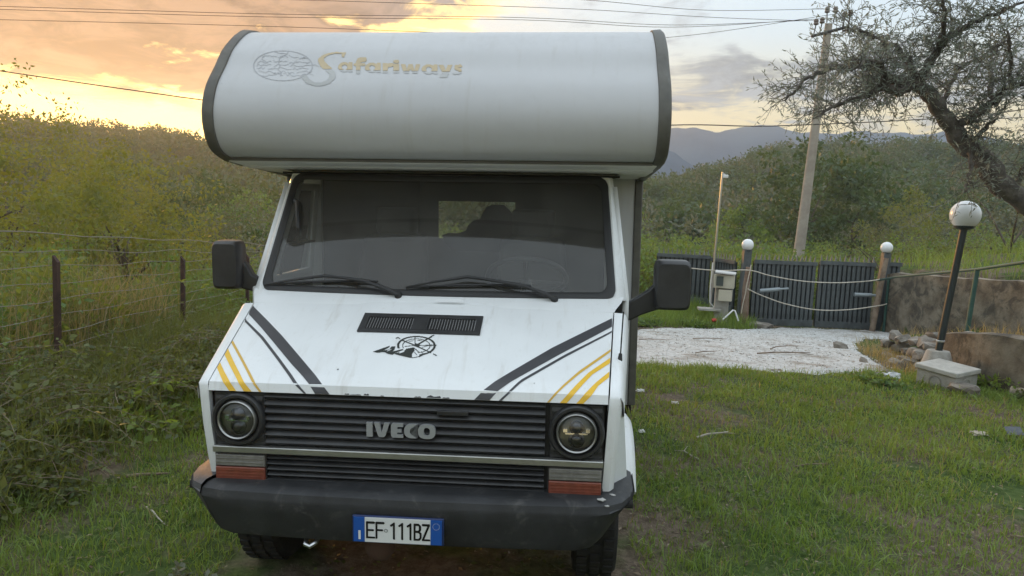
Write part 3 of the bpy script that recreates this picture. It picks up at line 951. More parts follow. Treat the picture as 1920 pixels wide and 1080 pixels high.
word([('p', [(1648, 148), (1690, 148), (1710, 195), (1728, 148), (1768, 148), (1722, 262), (1660, 266), (1656, 240), (1690, 236)])])
word([('s', [(1838, 158), (1800, 160), (1798, 180), (1832, 192), (1836, 215), (1812, 226), (1785, 224)], 26)])
gl = [('r', 282, 158, 262, 132, 4.5)]
for k, yy in enumerate((75, 122, 150, 178, 212, 238)):
    hw_ = 255 * math.sqrt(max(0, 1 - ((yy - 158) / 132) ** 2)); r_ = random.Random(k)
    x = 282 - hw_ * .92
    while x < 282 + hw_ * .8:
        e = x + r_.uniform(40, 130); p = [(x, yy + r_.uniform(-14, 14))]
        while p[-1][0] < e: p.append((p[-1][0] + r_.uniform(12, 30), yy + r_.uniform(-14, 14)))
        gl.append(('s', p, 4)); x = e + r_.uniform(8, 40)
gl += [('s', [(330, 35), (318, 60), (262, 75), (245, 130), (255, 160), (240, 190), (270, 215), (262, 250)], 6), ('s', [(210, 35), (262, 50), (318, 52)], 5), ('s', [(120, 75), (95, 100), (150, 130)], 5), ('s', [(500, 90), (430, 95), (495, 75)], 5)]
decal('globe_print', gl, omap, LINE, berth, 3.0)

# ---- living box behind the cab
box = empty('living_box'); box.parent = van
YB, ZB, ZT = 5.35, .52, 2.69
for sgn in (-1, 1):
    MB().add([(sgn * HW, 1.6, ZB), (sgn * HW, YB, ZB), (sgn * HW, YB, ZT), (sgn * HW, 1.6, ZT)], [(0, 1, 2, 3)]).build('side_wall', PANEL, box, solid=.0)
    fp = [(sgn * .86, 1.515, .60), (sgn * HW, 1.515, .60), (sgn * HW, 1.515, 1.955), (sgn * .86, 1.515, 1.955)]
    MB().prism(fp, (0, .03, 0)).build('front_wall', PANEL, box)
    MB().prism([(sgn * (HW - .03), 1.505, .60), (sgn * (HW + .016), 1.505, .60), (sgn * (HW + .016), 1.505, 1.96), (sgn * (HW - .03), 1.505, 1.96)], (0, .045, 0)).build('corner_trim', TRIM, box, bevel=.006)
    MB().add([(sgn * 1.03, 1.56, ZB + .02), (sgn * 1.03, YB - .04, ZB + .02), (sgn * 1.03, YB - .04, ZT - .03), (sgn * 1.03, 1.56, ZT - .03)], [(0, 1, 2, 3)]).build('inner_lining', DARK, box)
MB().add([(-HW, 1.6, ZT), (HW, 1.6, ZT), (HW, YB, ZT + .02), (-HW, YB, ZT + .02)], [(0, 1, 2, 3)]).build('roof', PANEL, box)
MB().add([(-1.03, 1.0, 2.66), (1.03, 1.0, 2.66), (1.03, YB - .04, ZT - .03), (-1.03, YB - .04, ZT - .03)], [(0, 1, 2, 3)]).build('roof_lining', DARK, box)
RX0, RX1, RZ0, RZ1 = -.818, .045, 1.385, 1.80
rw = MB()
for yy in (YB, YB - .05):
    rw.add([(-HW, yy, ZB), (HW, yy, ZB), (HW, yy, ZT), (-HW, yy, ZT), (RX0, yy, RZ0), (RX1, yy, RZ0), (RX1, yy, RZ1), (RX0, yy, RZ1)], [(0, 1, 5, 4), (1, 2, 6, 5), (2, 3, 7, 6), (3, 0, 4, 7)])
rw.build('rear_wall', pm('rear_wall', (.10, .09, .08), .7), box)
MB().add([(RX0, YB - .02, RZ0), (RX1, YB - .02, RZ0), (RX1, YB - .02, RZ1), (RX0, YB - .02, RZ1)], [(0, 1, 2, 3)]).build('rear_window', glassmat('rear_pane', (.85, .84, .80), 1.45, dust_veil=.10), box)
MB().add([(-1.03, 1.0, ZB), (1.03, 1.0, ZB), (1.03, YB, ZB), (-1.03, YB, ZB)], [(0, 1, 2, 3)]).build('box_floor', DARK, box, solid=.04)
# gathered curtain half across the rear window
cur = [(832, 440), (845, 436), (860, 437), (876, 431), (880, 421), (890, 412), (902, 409), (908, 395), (915, 386), (926, 382), (946, 382), (956, 391), (966, 403), (980, 410), (990, 470), (850, 470), (838, 455)]
cp = [(-.818 + (a - 820) * .858 / 145, 5.18 + .02 * math.sin(a * .3), 1.80 - (b - 377) * .41 / 70) for a, b in cur]
MB().prism(cp, (0, .05, 0)).build('curtain', pm('curtain_cloth', (.035, .028, .022), .95), box)

# ---- cab interior
dash = []
for y, z in [(.66, 1.30), (.70, 1.335), (.80, 1.345), (.92, 1.33), (.97, 1.28), (.99, 1.0)]:
    dash.append([(u * .86, y - .02 * (1 - u * u), z) for u in np.linspace(-1, 1, 13)])
MB().grid(dash).build('dashboard', DASH, van, smooth=40, solid=.02)
st = MB(); cst = Vector((.42, 1.12, 1.40)); ax = Vector((0, .55, .83)).normalized(); e1 = Vector((1, 0, 0)); e2 = ax.cross(e1)
rg = [cst + (e1 * math.cos(a) + e2 * math.sin(a)) * .215 for a in [2 * math.pi * k / 32 for k in range(33)]]
st.tube(rg, .014, 8, caps=False)
for a in (.3, math.pi - .3, -math.pi / 2): st.tube([cst - ax * .02, cst + (e1 * math.cos(a) + e2 * math.sin(a)) * .21], .012, 6)
st.tube([cst - ax * .02, cst - ax * .35], .03, 8)
st.build('steering_wheel', pm('wheel_plastic', (.06, .06, .065), .4), van, smooth=50)
for sx in (-.45, .42):
    seat = MB()
    seat.box((sx, 1.36, .95), (.52, .5, .18), ch=.05); seat.prism([(sx - .24, 1.52, 1.02), (sx + .24, 1.52, 1.02), (sx + .20, 1.68, 1.58), (sx - .20, 1.68, 1.58)], (0, .12, .02))
    so = seat.build('seat', SEATM, van, bevel=.03)
    MB().box((sx, 1.76, 1.68), (.27, .10, .17), ch=.03).build('headrest', SEATM, so, bevel=.03)
MB().add([(-.93, .0, .62), (.93, .0, .62), (.93, 1.5, .62), (-.93, 1.5, .62)], [(0, 1, 2, 3)]).build('cab_floor', DARK, van, solid=.03)
MB().add([(-.84, .02, .62), (.84, .02, .62), (.84, .06, 1.0), (.84, .55, 1.27), (-.84, .55, 1.27), (-.84, .06, 1.0)], [(0, 1, 2, 5), (2, 3, 4, 5)]).build('engine_bay_cover', DARK, van)

# ---- grille, badge, lamps, strip, indicators
gr = MB().box((0, .012, .838), (1.612, .02, .395)).build('grille', RUBBER, van)


def slat(x0, x1, z, h, y0=-.002, d=.026):
    pf = [(y0, z - h * .5), (y0 - d * .55, z - h * .46), (y0 - d, z - h * .10), (y0 - d * .92, z + h * .02), (y0 - d * .2, z + h * .44), (y0, z + h * .44)]
    return MB().prism([(x0, y, zz_) for y, zz_ in pf], (x1 - x0, 0, 0))


NS = 7
for i in range(NS):
    z = lerp(.815, 1.008, i / (NS - 1))
    slat(-.584, .568, z, .0325).build('slat', BLACKP, gr, smooth=30)
for i in range(5):
    z = lerp(.652, .748, i / 4)
    slat(-.578, .568, z, .0245).build('slat', BLACKP, gr, smooth=30)
MB().box((.196, -.031, .967), (.128, .012, .020)).build('grille_catch', BLACKP, gr, bevel=.003)
# badge letters
LY, LD = -.0285, -.012
def letter(polys):
    m = MB()
    for p in polys: m.prism([(x, LY, z) for x, z in p], (0, LD, 0))
    return m.build('letter', BADGE, gr, smooth=30)


def arcpoly(cx_, cz_, rx, rz, a0, a1, n=14, p=2.6):
    out = []
    for k in range(n + 1):
        a = rad(lerp(a0, a1, k / n)); c, s_ = math.cos(a), math.sin(a)
        out.append((cx_ + rx * math.copysign(abs(c) ** (2 / p), c), cz_ + rz * math.copysign(abs(s_) ** (2 / p), s_)))
    return out


z0, z1 = .859, .918
letter([[(-.155, z0), (-.130, z0), (-.130, z1), (-.155, z1)]])
letter([[(-.124, z1), (-.108, z0 + .006), (-.102, z0), (-.083, z0), (-.077, z0 + .006), (-.060, z1), (-.082, z1), (-.0925, z0 + .019), (-.101, z1)]])
letter([[(-.054, z0 + .008), (-.048, z0), (-.004, z0), (-.004, z0 + .014), (-.028, z0 + .014), (-.028, z0 + .022), (-.011, z0 + .022), (-.011, z0 + .036), (-.028, z0 + .036), (-.028, z0 + .045), (-.004, z0 + .045), (-.004, z1), (-.048, z1), (-.054, z1 - .008)]])
co = arcpoly(.036, (z0 + z1) / 2, .036, .0298, 62, 298); ci = arcpoly(.040, (z0 + z1) / 2, .016, .0150, 298, 62)
letter([co + [(.054, z0), (.054, z0 + .0148)] + ci + [(.054, z1 - .0148), (.054, z1)]])
om = MB(); oo = arcpoly(.0925, (z0 + z1) / 2, .0355, .0300, 0, 360, 28); oi = arcpoly(.0925, (z0 + z1) / 2, .0125, .0160, 0, 360, 28)
rows = [[(x, LY, z) for x, z in oo], [(x, LY + LD, z) for x, z in oo], [(x, LY + LD, z) for x, z in oi], [(x, LY, z) for x, z in oi]]
om.grid(rows).build('letter', BADGE, gr, smooth=30)

for sgn in (-1, 1):
    cx_ = sgn * .694
    hp = MB().box((cx_, -.006, .906), (.215, .02, .222)); panel = hp.build('headlight_panel', BLACKP, van, bevel=.004)
    for i in range(5): slat(cx_ - .1, cx_ + .1, lerp(.83, .99, i / 4), .03, -.016, .006).build('slat', BLACKP, panel, smooth=30)
    hl = empty('headlight', (cx_, -.02, .908)); hl.parent = van
    MB().lathe([(.112, 0), (.112, -.016), (.104, -.026), (.094, -.026), (.086, -.012), (.086, 0)], (0, 0, 0), 'y', 40).build('bezel', BLACKP, hl, smooth=40)
    MB().lathe([(.082, -.010), (.0815, -.030), (.077, -.036), (.072, -.032), (.072, -.010)], (0, 0, 0), 'y', 40).build('ring', CHROME, hl, smooth=40)
    MB().lathe([(.0001, -.004), (.073, -.004)], (0, 0, 0), 'y', 32).build('back_plate', LAMPBLK, hl)
    MB().lathe([(.0001, -.052), (.025, -.050), (.046, -.045), (.062, -.038), (.072, -.028)], (0, 0, 0), 'y', 40).build('lens', LENSGLASS, hl, smooth=80)
    for dz_, rr_ in ((.021, .026), (-.030, .029)):
        MB().lathe([(rr_ + .004, -.006), (rr_ + .004, -.016), (rr_, -.018), (rr_ * .8, -.027), (rr_ * .4, -.032), (.0001, -.034)], (0, 0, dz_), 'y', 24).build('projector', pm('projector_glass', (.05, .05, .055), .05, coat=1.), hl, smooth=60)
    for dx_ in (-.045, .045):
        MB().box((dx_, -.014, .008), (.016, .012, .014)).build('reflector', REFL, hl)
    MB().box((0, -.016, -.004), (.09, .008, .006)).build('divider', REFL, hl)
    # indicator
    x0, x1 = sorted((sgn * .582, sgn * .803))
    ind = MB().box(((x0 + x1) / 2, -.008, .703), (x1 - x0, .028, .116)).build('indicator', BLACKP, van, bevel=.004)
    MB().box(((x0 + x1) / 2, -.024, .731), (x1 - x0 - .010, .016, .049)).build('clear_lens', CLEARL, ind, bevel=.004)
    MB().box(((x0 + x1) / 2, -.024, .676), (x1 - x0 - .010, .018, .053)).build('orange_lens', ORANGE, ind, bevel=.004)
    for zz_ in (.724, .741, .664, .677, .690):
        MB().box(((x0 + x1) / 2, -.0335, zz_), (x1 - x0 - .02, .004, .003)).build('lens_rib', CLEARL if zz_ > .7 else ORANGE, ind)
MB().box((0, -.026, .781), (1.606, .036, .028)).build('chrome_strip', CHROME, van, bevel=.004)

# ---- bumper
plan = [(-.95, .62), (-.948, .30), (-.942, .10), (-.925, .02), (-.885, -.055), (-.83, -.095), (-.74, -.118), (-.4, -.134), (0, -.140), (.4, -.134), (.74, -.118), (.83, -.095), (.885, -.055), (.925, .02), (.942, .10), (.948, .30), (.95, .62)]
prof = [(-.13, .655), (-.060, .652), (-.030, .648), (-.006, .634), (0, .612), (.004, .598), (-.004, .55), (-.014, .47), (-.024, .445), (-.05, .437), (-.13, .437)]


def bumper(lo, hi):
    rows = []
    for x, y in plan:
        if not (lo <= x <= hi): continue
        i = plan.index((x, y)); a = plan[max(0, i - 1)]; b = plan[min(len(plan) - 1, i + 1)]
        t = Vector((b[0] - a[0], b[1] - a[1])).normalized(); nrm = Vector((t.y, -t.x))
        row = []
        for o, z in prof:
            tap = 1 - .115 * max(0, (.60 - z) / .16) * (abs(x) / .95) ** 3
            ed = max(0, (abs(x) - .8) / .15) * .03
            row.append(((x + nrm.x * o) * tap, y + nrm.y * o, z + (ed if z < .6 else 0)))
        rows.append(row)
    return rows


bump = MB().grid(bumper(-.86, .96)).build('bumper', GREYP, van, smooth=32)
MB().grid([[((p[0] - .003), p[1] - .002, p[2] + (.012 if p[2] > .59 else .004)) for p in r] for r in bumper(-.96, -.82)]).build('bumper_end', BUMPTOP, bump, smooth=32)
for (x, y, z, s_) in [(.80, -.075, .650, .022), (.845, -.02, .650, .012), (.82, -.098, .634, .009)]:
    a = [random.uniform(.5, 1.3) for _ in range(9)]
    MB().prism([(x + s_ * a[k] * math.cos(k * .698), y + s_ * .8 * a[k] * math.sin(k * .698), z + .001 + .15 * (y + .05 + s_ * .8 * a[k] * math.sin(k * .698)) * 0) for k in range(9)], (0, 0, .003)).build('paint_chip', pm('chip', (.45, .44, .42), .8), bump)
MB().box((0, .10, .54), (1.6, .10, .2)).build('valance', DARK, van)

# number plate: EF 111BZ
plate = empty('number_plate', (.001, -.153, .521)); plate.parent = van
MB().box((0, 0, 0), (.366, .012, .110)).build('plate_holder', pm('plate_holder_blue', (.015, .03, .10), .4), plate, bevel=.003)
MB().box((0, -.007, 0), (.262, .006, .100)).build('plate_face', PLATEW, plate)
MB().box((-.154, -.007, 0), (.044, .006, .100)).build('blue_band', PLATEB, plate)
MB().box((.154, -.007, 0), (.044, .006, .100)).build('blue_band', PLATEB, plate)
MB().box((-.152, -.0105, -.022), (.009, .002, .036)).build('country_letter', PLATEW, plate)


def pmap(u, v): return Vector((u, -.0115, v))


def ch(x, strokes, wd=.0085, wid=.030, mat=None):
    H_ = .062
    decal('character', [('s', [(x + p[0] * wid, -H_ / 2 + p[1] * H_) for p in s_], wd) for s_ in strokes], pmap, mat or LAMPBLK, plate, .0016, maxrun=200)


ch(-.122, [[(0, 0), (0, 1), (.95, 1)], [(0, .5), (.8, .5)], [(0, 0), (.95, 0)]])
ch(-.084, [[(0, 0), (0, 1), (.95, 1)], [(0, .52), (.75, .52)]])
decal('character', [('r', -.046, 0, .006, .006, .003)], pmap, pm('plate_seal', (.25, .27, .26), .5), plate, .0014, maxrun=200)
for x in (-.030, .003, .036): ch(x, [[(.15, .86), (.55, 1), (.55, 0)]])
ch(.068, [[(0, 0), (0, 1), (.6, 1), (.85, .88), (.85, .66), (.6, .53), (0, .53)], [(.6, .53), (.95, .4), (.95, .14), (.65, 0), (0, 0)]], wid=.026)
ch(.101, [[(0, 1), (.95, 1), (0, 0), (1, 0)]], wid=.026)
decal('star_ring', [('r', .154, .026, .013, .013, .0025)], pmap, pm('plate_star', (.25, .30, .50), .5), plate, .0014, maxrun=200)

# tow hook
MB().tube([(-.40, -.02, .46), (-.40, -.07, .43), (-.395, -.10, .415), (-.375, -.105, .41), (-.355, -.09, .42), (-.35, -.05, .44), (-.35, 0, .46)], .010, 8).build('tow_hook', STEEL, van)

# ---- wheels
def wheel(x, y, sgn):
    wr = empty('wheel', (x, y, .335)); wr.parent = van
    pr = [(.20, -.10), (.27, -.105), (.315, -.10), (.332, -.08), (.336, -.03), (.336, .03), (.332, .08), (.315, .10), (.27, .105), (.20, .10)]
    m = MB().lathe(pr, (0, 0, 0), 'x', 40)
    m.build('tyre', TYRE, wr, smooth=40)
    tr_ = MB()
    for k in range(40):
        a = 2 * math.pi * k / 40
        for xx in (-.06, 0, .06):
            aa = a + (.5 if xx == 0 else 0) * 2 * math.pi / 40
            c = Vector((xx, math.cos(aa) * .338, math.sin(aa) * .338)); tv = Vector((0, -math.sin(aa), math.cos(aa))) * .017; ov = Vector((0, math.cos(aa), math.sin(aa))) * .008; xv = Vector((.022, 0, 0))
            tr_.prism([c - xv - tv, c + xv - tv, c + xv + tv, c - xv + tv], ov)
    tag(tr_.build('tread', TYRE, wr), kind='stuff')
    MB().lathe([(.0001, sgn * .03), (.06, sgn * .045), (.09, sgn * .03), (.16, sgn * .035), (.19, sgn * .085), (.205, sgn * .095)], (0, 0, 0), 'x', 32).build('rim', RIM, wr, smooth=40)


for sgn in (-1, 1):
    wheel(sgn * .80, .66, sgn); wheel(sgn * .78, 3.75, sgn)
MB().tube([(-.75, .66, .34), (-.3, .66, .30), (.3, .66, .30), (.75, .66, .34)], .05, 8).build('axle', DARK, van)
MB().box((0, 2.6, .42), (1.5, 4.6, .16)).build('chassis', DARK, van)
rng_ = MB().lathe([(.03, 0), (.055, -.01), (.065, -.03), (.055, -.05), (.03, -.06)], (-.10, -.02, .40), 'y', 16); rng_.build('steering_drop_link', pm('rust_metal', (.09, .05, .035), .8, .3), van, smooth=50)

# ---- wipers
WA = Vector((0, .650, 1.362))


def wsp(x, s, off):
    v = s / .689
    return ws(x / lerp(.868, .828, v), v, off)


for pv, el_, bl, mi, br in [((-.168, -.012), (-.341, .049), (-.857, .016), (-.547, .072), (-.278, .059)), ((.583, -.020), (.439, .040), (-.136, .034), (.161, .090), (.467, .054))]:
    wp = empty('wiper'); wp.parent = van
    MB().lathe([(.017, -.02), (.017, .012), (.012, .02), (.0001, .022)], (0, 0, 0), 'z', 14).build('pivot', RUBBER, wp, smooth=40).location = wsp(pv[0], pv[1], .012)
    MB().tube([wsp(pv[0], pv[1], .025), wsp(lerp(pv[0], el_[0], .3), lerp(pv[1], el_[1], .35), .040), wsp(el_[0], el_[1], .042), wsp(mi[0], mi[1] + .004, .034)], [.012, .011, .008, .006], 6).build('arm', RUBBER, wp, smooth=50)
    MB().tube([wsp(bl[0], bl[1], .020), wsp(lerp(bl[0], mi[0], .5), lerp(bl[1], mi[1], .55), .028), wsp(mi[0], mi[1], .034), wsp(lerp(mi[0], br[0], .5), lerp(mi[1], br[1], .45), .028), wsp(br[0], br[1], .020)], [.004, .007, .009, .007, .004], 6).build('bridge', RUBBER, wp, smooth=50)
    MB().tube([wsp(lerp(bl[0], br[0], t), lerp(bl[1], br[1], t) + .012 * math.sin(math.pi * t), .014) for t in [k / 10 for k in range(11)]], .006, 6).build('blade', RUBBER, wp, smooth=50)
for x in (-.326, .284):
    p = wsp(x, -.030, .006); MB().box((p.x, p.y, p.z), (.014, .02, .016)).build('washer_nozzle', RUBBER, van, bevel=.003)

# ---- door mirrors
def mirror_(sgn, x0, x1, z0, z1, y, armpts):
    mr = empty('door_mirror'); mr.parent = van
    m = MB(); xa, xb = sorted((x0, x1)); d = .10; rows = []
    for yy, k in ((y - .06, .86), (y - .045, .97), (y, 1.), (y + .035, 1.), (y + .045, .96)):
        cx2, cz2 = (xa + xb) / 2, (z0 + z1) / 2; hx, hz = (xb - xa) / 2 * k, (z1 - z0) / 2 * k
        rows.append([(cx2 + hx * math.copysign(abs(math.cos(a)) ** .28, math.cos(a)), yy, cz2 + hz * math.copysign(abs(math.sin(a)) ** .28, math.sin(a))) for a in [2 * math.pi * (i + .5) / 32 for i in range(32)]])
    m.grid(rows, close=True)
    m.add(rows[0], [tuple(range(32))]); m.add(rows[-1], [tuple(range(32))])
    m.build('housing', BLACKP, mr, smooth=40)
    MB().prism(armpts, (0, .05, 0)).build('arm', BLACKP, mr, bevel=.01)
    MB().box(((xa + xb) / 2, y + .047, (z0 + z1) / 2), (xb - xa - .03, .004, z1 - z0 - .03)).build('glass', REFL, mr)


mirror_(-1, -1.125, -.985, 1.355, 1.600, .69, [(-.99, .69, 1.50), (-.965, .70, 1.47), (-.945, .70, 1.43), (-.915, .71, 1.41), (-.92, .71, 1.33), (-.96, .70, 1.345), (-1.02, .69, 1.36)])
mirror_(1, 1.065, 1.240, 1.300, 1.545, .75, [(1.09, .75, 1.49), (1.075, .75, 1.43), (1.04, .74, 1.395), (.93, .73, 1.325), (.925, .73, 1.25), (.95, .73, 1.24), (1.01, .74, 1.27), (1.10, .75, 1.30)])
# antenna
MB().tube([(.872, .2, 1.15), (.874, .205, 1.185)], [.011, .007], 8).build('antenna_base', RUBBER, van)
MB().tube([(.874, .205, 1.18), (.881, .215, 1.362)], .0034, 6).build('antenna', RUBBER, van)

# ================================================================== driveway
def gravel_mat():
    m = bpy.data.materials.new('white_gravel'); m.use_nodes = True
    t = NT(m.node_tree); b = t.n['Principled BSDF']; b.inputs['Roughness'].default_value = .9
    pos = t.add('ShaderNodeNewGeometry').outputs['Position']
    v = t.add('ShaderNodeTexVoronoi'); v.inputs['Scale'].default_value = 38; t.l.new(pos, v.inputs['Vector'])
    n1 = t.noise(pos, 1.3, 6, .65); n2 = t.noise(pos, 9, 6, .7, .8)
    c = t.mix(v.outputs['Color'], (.38, .38, .365), (.62, .62, .60))
    c = t.mix(t.mrange(n2, .47, .66), c, (.30, .27, .23))
    c = t.mix(t.math('MULTIPLY', t.mrange(n1, .50, .66), .75), c, (.22, .18, .13))
    t.l.new(c, b.inputs['Base Color'])
    bn = t.add('ShaderNodeBump'); bn.inputs['Strength'].default_value = .5; bn.inputs['Distance'].default_value = .02
    t.l.new(t.math('ADD', v.outputs['Distance'], n2), bn.inputs['Height']); t.l.new(bn.outputs[0], b.inputs['Normal'])
    return m


GRAVEL = gravel_mat()
near_edge = [(-3.4, 9.3), (-1.5, 9.0), (.3, 9.05), (1.5, 8.95), (2.3, 9.02), (2.9, 8.98), (3.5, 8.8), (4.2, 8.98), (4.85, 9.35), (5.15, 10.0), (5.35, 10.9), (5.7, 12.0), (6.3, 13.3), (6.9, 14.3), (8.2, 14.9)]
far_edge = [(-3.4, 13.2), (-1.5, 13.7), (.3, 13.9), (1.5, 13.9), (2.4, 14.1), (3.0, 14.7), (3.7, 15.0), (4.5, 15.1), (5.0, 15.2), (5.4, 15.75), (6.0, 16.1), (6.6, 16.3), (7.2, 16.35), (7.8, 16.35), (8.3, 16.35)]
rows = []
NP = 90
a_e, b_e = res(near_edge, NP), res(far_edge, NP)
for i in range(NP):
    row = []
    j0 = .09 * math.sin(i * 1.9) + .07 * math.sin(i * .7 + 1); j1 = .10 * math.sin(i * 1.3 + 2)
    for k in range(40):
        t = k / 39; x, y = lerp(a_e[i][0], b_e[i][0], t), lerp(a_e[i][1], b_e[i][1], t)
        y += j0 * (1 - t) + j1 * t
        row.append((x, y, float(gz(x, y)) + .028 - (.04 if k in (0, 39) else 0)))
    rows.append(row)
dv = MB().grid(rows).build('gravel_driveway', GRAVEL, None, smooth=60)
tag(dv, kind='structure')


def in_drive(x, y):
    poly = a_e + b_e[::-1]
    return inside(x, y, poly)


# loose stones of the gravel, too many to count
nst = 3000
gx = RNG.uniform(.9, 8.3, nst * 3); gy = RNG.uniform(8.7, 16.3, nst * 3)
ok = in_drive(gx, gy) | (in_drive(gx, gy + .25) & (RNG.random(nst * 3) < .35)) | (in_drive(gx - .35, gy) & (RNG.random(nst * 3) < .3))
gx, gy = gx[ok][:nst], gy[ok][:nst]; n_ = len(gx)
oct_ = np.array([(1, 0, 0), (0, 1, 0), (-1, 0, 0), (0, -1, 0), (0, 0, .8), (0, 0, -.8)], float)
of_ = np.array([(0, 1, 4), (1, 2, 4), (2, 3, 4), (3, 0, 4), (1, 0, 5), (2, 1, 5), (3, 2, 5), (0, 3, 5)])
sz_ = RNG.uniform(.005, .016, n_)[:, None, None] * RNG.uniform(.6, 1.3, (n_, 6, 1)); an = RNG.uniform(0, 6.28, n_)
ov = oct_[None] * sz_; ca, sa = np.cos(an)[:, None], np.sin(an)[:, None]
ov = np.stack([ov[..., 0] * ca - ov[..., 1] * sa + gx[:, None], ov[..., 0] * sa + ov[..., 1] * ca + gy[:, None], ov[..., 2] + gz(gx, gy)[:, None] + .03], -1).reshape(-1, 3)
tag(np_mesh('gravel_stones', ov, (of_[None] + np.arange(n_)[:, None, None] * 6).reshape(-1, 3), leafmat('gravel_stone', (.28, .26, .23), (.66, .65, .62), 0.), np.repeat(RNG.random(n_), 8)), 'loose pale stones on the gravel driveway', 'gravel', kind='stuff')

# ================================================================== retaining walls
def wall_run(line, zb, zt, thick, n=30, top_j=.02, seed=0):
    L_ = res(line, n); rows = []; r_ = random.Random(seed)
    for i, (x, y) in enumerate(L_):
        a = L_[max(0, i - 1)]; b = L_[min(n - 1, i + 1)]; t = Vector((b[0] - a[0], b[1] - a[1])).normalized(); nr = Vector((t.y, -t.x))
        b0 = zb(y); t0 = zt(y) + r_.uniform(-top_j, top_j)
        row = []
        for k in range(9):
            q = k / 8; o = r_.uniform(-.012, .012)
            row.append((x + nr.x * (o + .0), y + nr.y * (o + .0), lerp(b0, t0, q)))
        row += [(x - nr.x * thick * .5, y - nr.y * thick * .5, t0 + .01), (x - nr.x * thick, y - nr.y * thick, t0 - .01), (x - nr.x * thick, y - nr.y * thick, b0)]
        rows.append(row)
    return MB().grid(rows)


uwl = wall_run(UW, lambda y: -1.0, lambda y: float(np.interp(y, [0, 9, 13, 16.3], [1.05, .98, .93, .78])), -.22, 60, .03, 3)
tag(uwl.build('retaining_wall', CONC2, None, smooth=70), 'tall weathered concrete retaining wall beside the gate, holding up the grassy slope', 'wall')
lower = empty('low_wall', (5.7, 8.8, 0)); tag(lower, 'low crumbling wall of rubble and stained concrete behind the leaning globe lamp', 'wall')
lw = wall_run(LWP[3:], lambda y: -.4, lambda y: float(terrace_h(y)) + .03, -.25, 40, .015, 5)
o = lw.build('wall_face', CONC2, lower, smooth=70); o.location = (-5.7, -8.8, 0)
for (y, x) in ((8.28, 5.80), (7.55, 6.07)):
    MB().box((x - 5.7 - .015, y - 8.8, .15), (.04, .045, .75), rz=-.3).build('joint', pm('joint_dark', (.05, .045, .04), 1.), lower)  # dark strip along a joint of the wall


def rock(name, c, s, parent, mat, seed):
    r_ = random.Random(seed); bm = bmesh.new(); bmesh.ops.create_icosphere(bm, subdivisions=2, radius=1.)
    ph = [r_.uniform(0, 6) for _ in range(6)]
    for v in bm.verts:
        p = v.co; k = 1 + .22 * math.sin(p.x * 2.3 + ph[0]) * math.cos(p.y * 2.1 + ph[1]) + .16 * math.sin(p.z * 3.1 + ph[2] + p.x * 2)
        q = Vector((max(-.75, min(.75, p.x)), max(-.75, min(.75, p.y)), max(-.7, min(.7, p.z)))) * k
        v.co = Vector((q.x * s[0], q.y * s[1], q.z * s[2]))
    me = bpy.data.meshes.new(name); bm.to_mesh(me); bm.free()
    o = link(name, me, mat, parent, 24); o.location = c; o.rotation_euler = (r_.uniform(-.3, .3), r_.uniform(-.3, .3), r_.uniform(0, 6))
    return o


k = 0
for y in np.arange(9.05, 11.6, .34):
    x = float(line_x(LWP, y)) + .10; h = float(terrace_h(y)) + .04; zb = float(gz(x - .35, y)) - .04
    n = max(1, int((h - zb) / .17) + 1)
    for i in range(n):
        k += 1; sc_ = random.uniform(.8, 1.35)
        rock('stone', (x - 5.7 + random.uniform(-.08, .08) - .09 * (n - 1 - i), y - 8.8 + random.uniform(-.07, .07), zb + .05 + .15 * i), (.13 * sc_, random.uniform(.11, .19) * sc_, random.uniform(.07, .11) * sc_), lower, STONE, k)
LAYS = [("pale angular stone lying left of the concrete block", 4.45, 8.75, .10), ("flat grey stone slab in front of the concrete block", 5.02, 7.98, .16), ("dark rounded stone behind the concrete block", 4.72, 8.95, .13),
        ("lone rough stone at the end of the low wall by the gravel", 5.42, 12.0, .16), ("small flat pebble stone on the gravel edge", 4.9, 10.1, .09), ("mossy stone resting at the foot of the rubble wall", 5.25, 9.9, .14)]
for i, (lb, x, y, s_) in enumerate(LAYS):
    tag(rock('loose_stone', (x, y, float(gz(x, y)) + s_ * .3), (s_, s_ * .8, s_ * .55), None, STONE, 100 + i), lb, 'stone', 'loose stones by the low wall')

# ================================================================== near lamp, block, railing
def globe_lamp(name, base, globe_c, gr_, post_r, square=False):
    t = empty(name, base); b = Vector(base); g_ = Vector(globe_c) - b
    top = g_ - Vector((0, 0, gr_ * .86))
    if square:
        dz = top.z; m = MB(); hw_ = post_r
        m.prism([(-hw_, -hw_, 0), (hw_, -hw_, 0), (hw_, hw_, 0), (-hw_, hw_, 0)], top)
        m.build('post', GATEM, t, bevel=.006)
    else:
        MB().tube([(0, 0, 0), top], post_r, 14).build('post', LAMPPOST, t, smooth=50)
    MB().lathe([(post_r * 1.2, -.03), (gr_ * .62, -.01), (gr_ * .66, .02), (gr_ * .5, .04)], tuple(top), 'z', 20).build('collar', LAMPPOST, t, smooth=40)
    pr = [(gr_ * math.sin(a), -gr_ * math.cos(a)) for a in [math.pi * k / 22 for k in range(3, 22)]] + [(.0001, gr_)]
    MB().lathe(pr, tuple(g_), 'z', 32).build('globe', GLOBE, t, smooth=80)
    return t


lamp = globe_lamp('globe_lamp', (5.16, 8.8, .30), (5.31, 8.8, 1.975), .167, .040)
tag(lamp, 'white globe lamp on a leaning dark green post by the low wall', 'lamp')
MB().lathe([(.20, -.42), (.20, -.20), (.155, -.06), (.13, .03), (.12, .045), (.0001, .05)], (0, 0, 0), 'z', 22).build('concrete_foot', CONC, lamp, smooth=40)
MB().lathe([(.046, .0), (.05, .005), (.05, .018), (.046, .022)], (.0135, 0, .15), 'z', 16).build('band', STEEL, lamp)

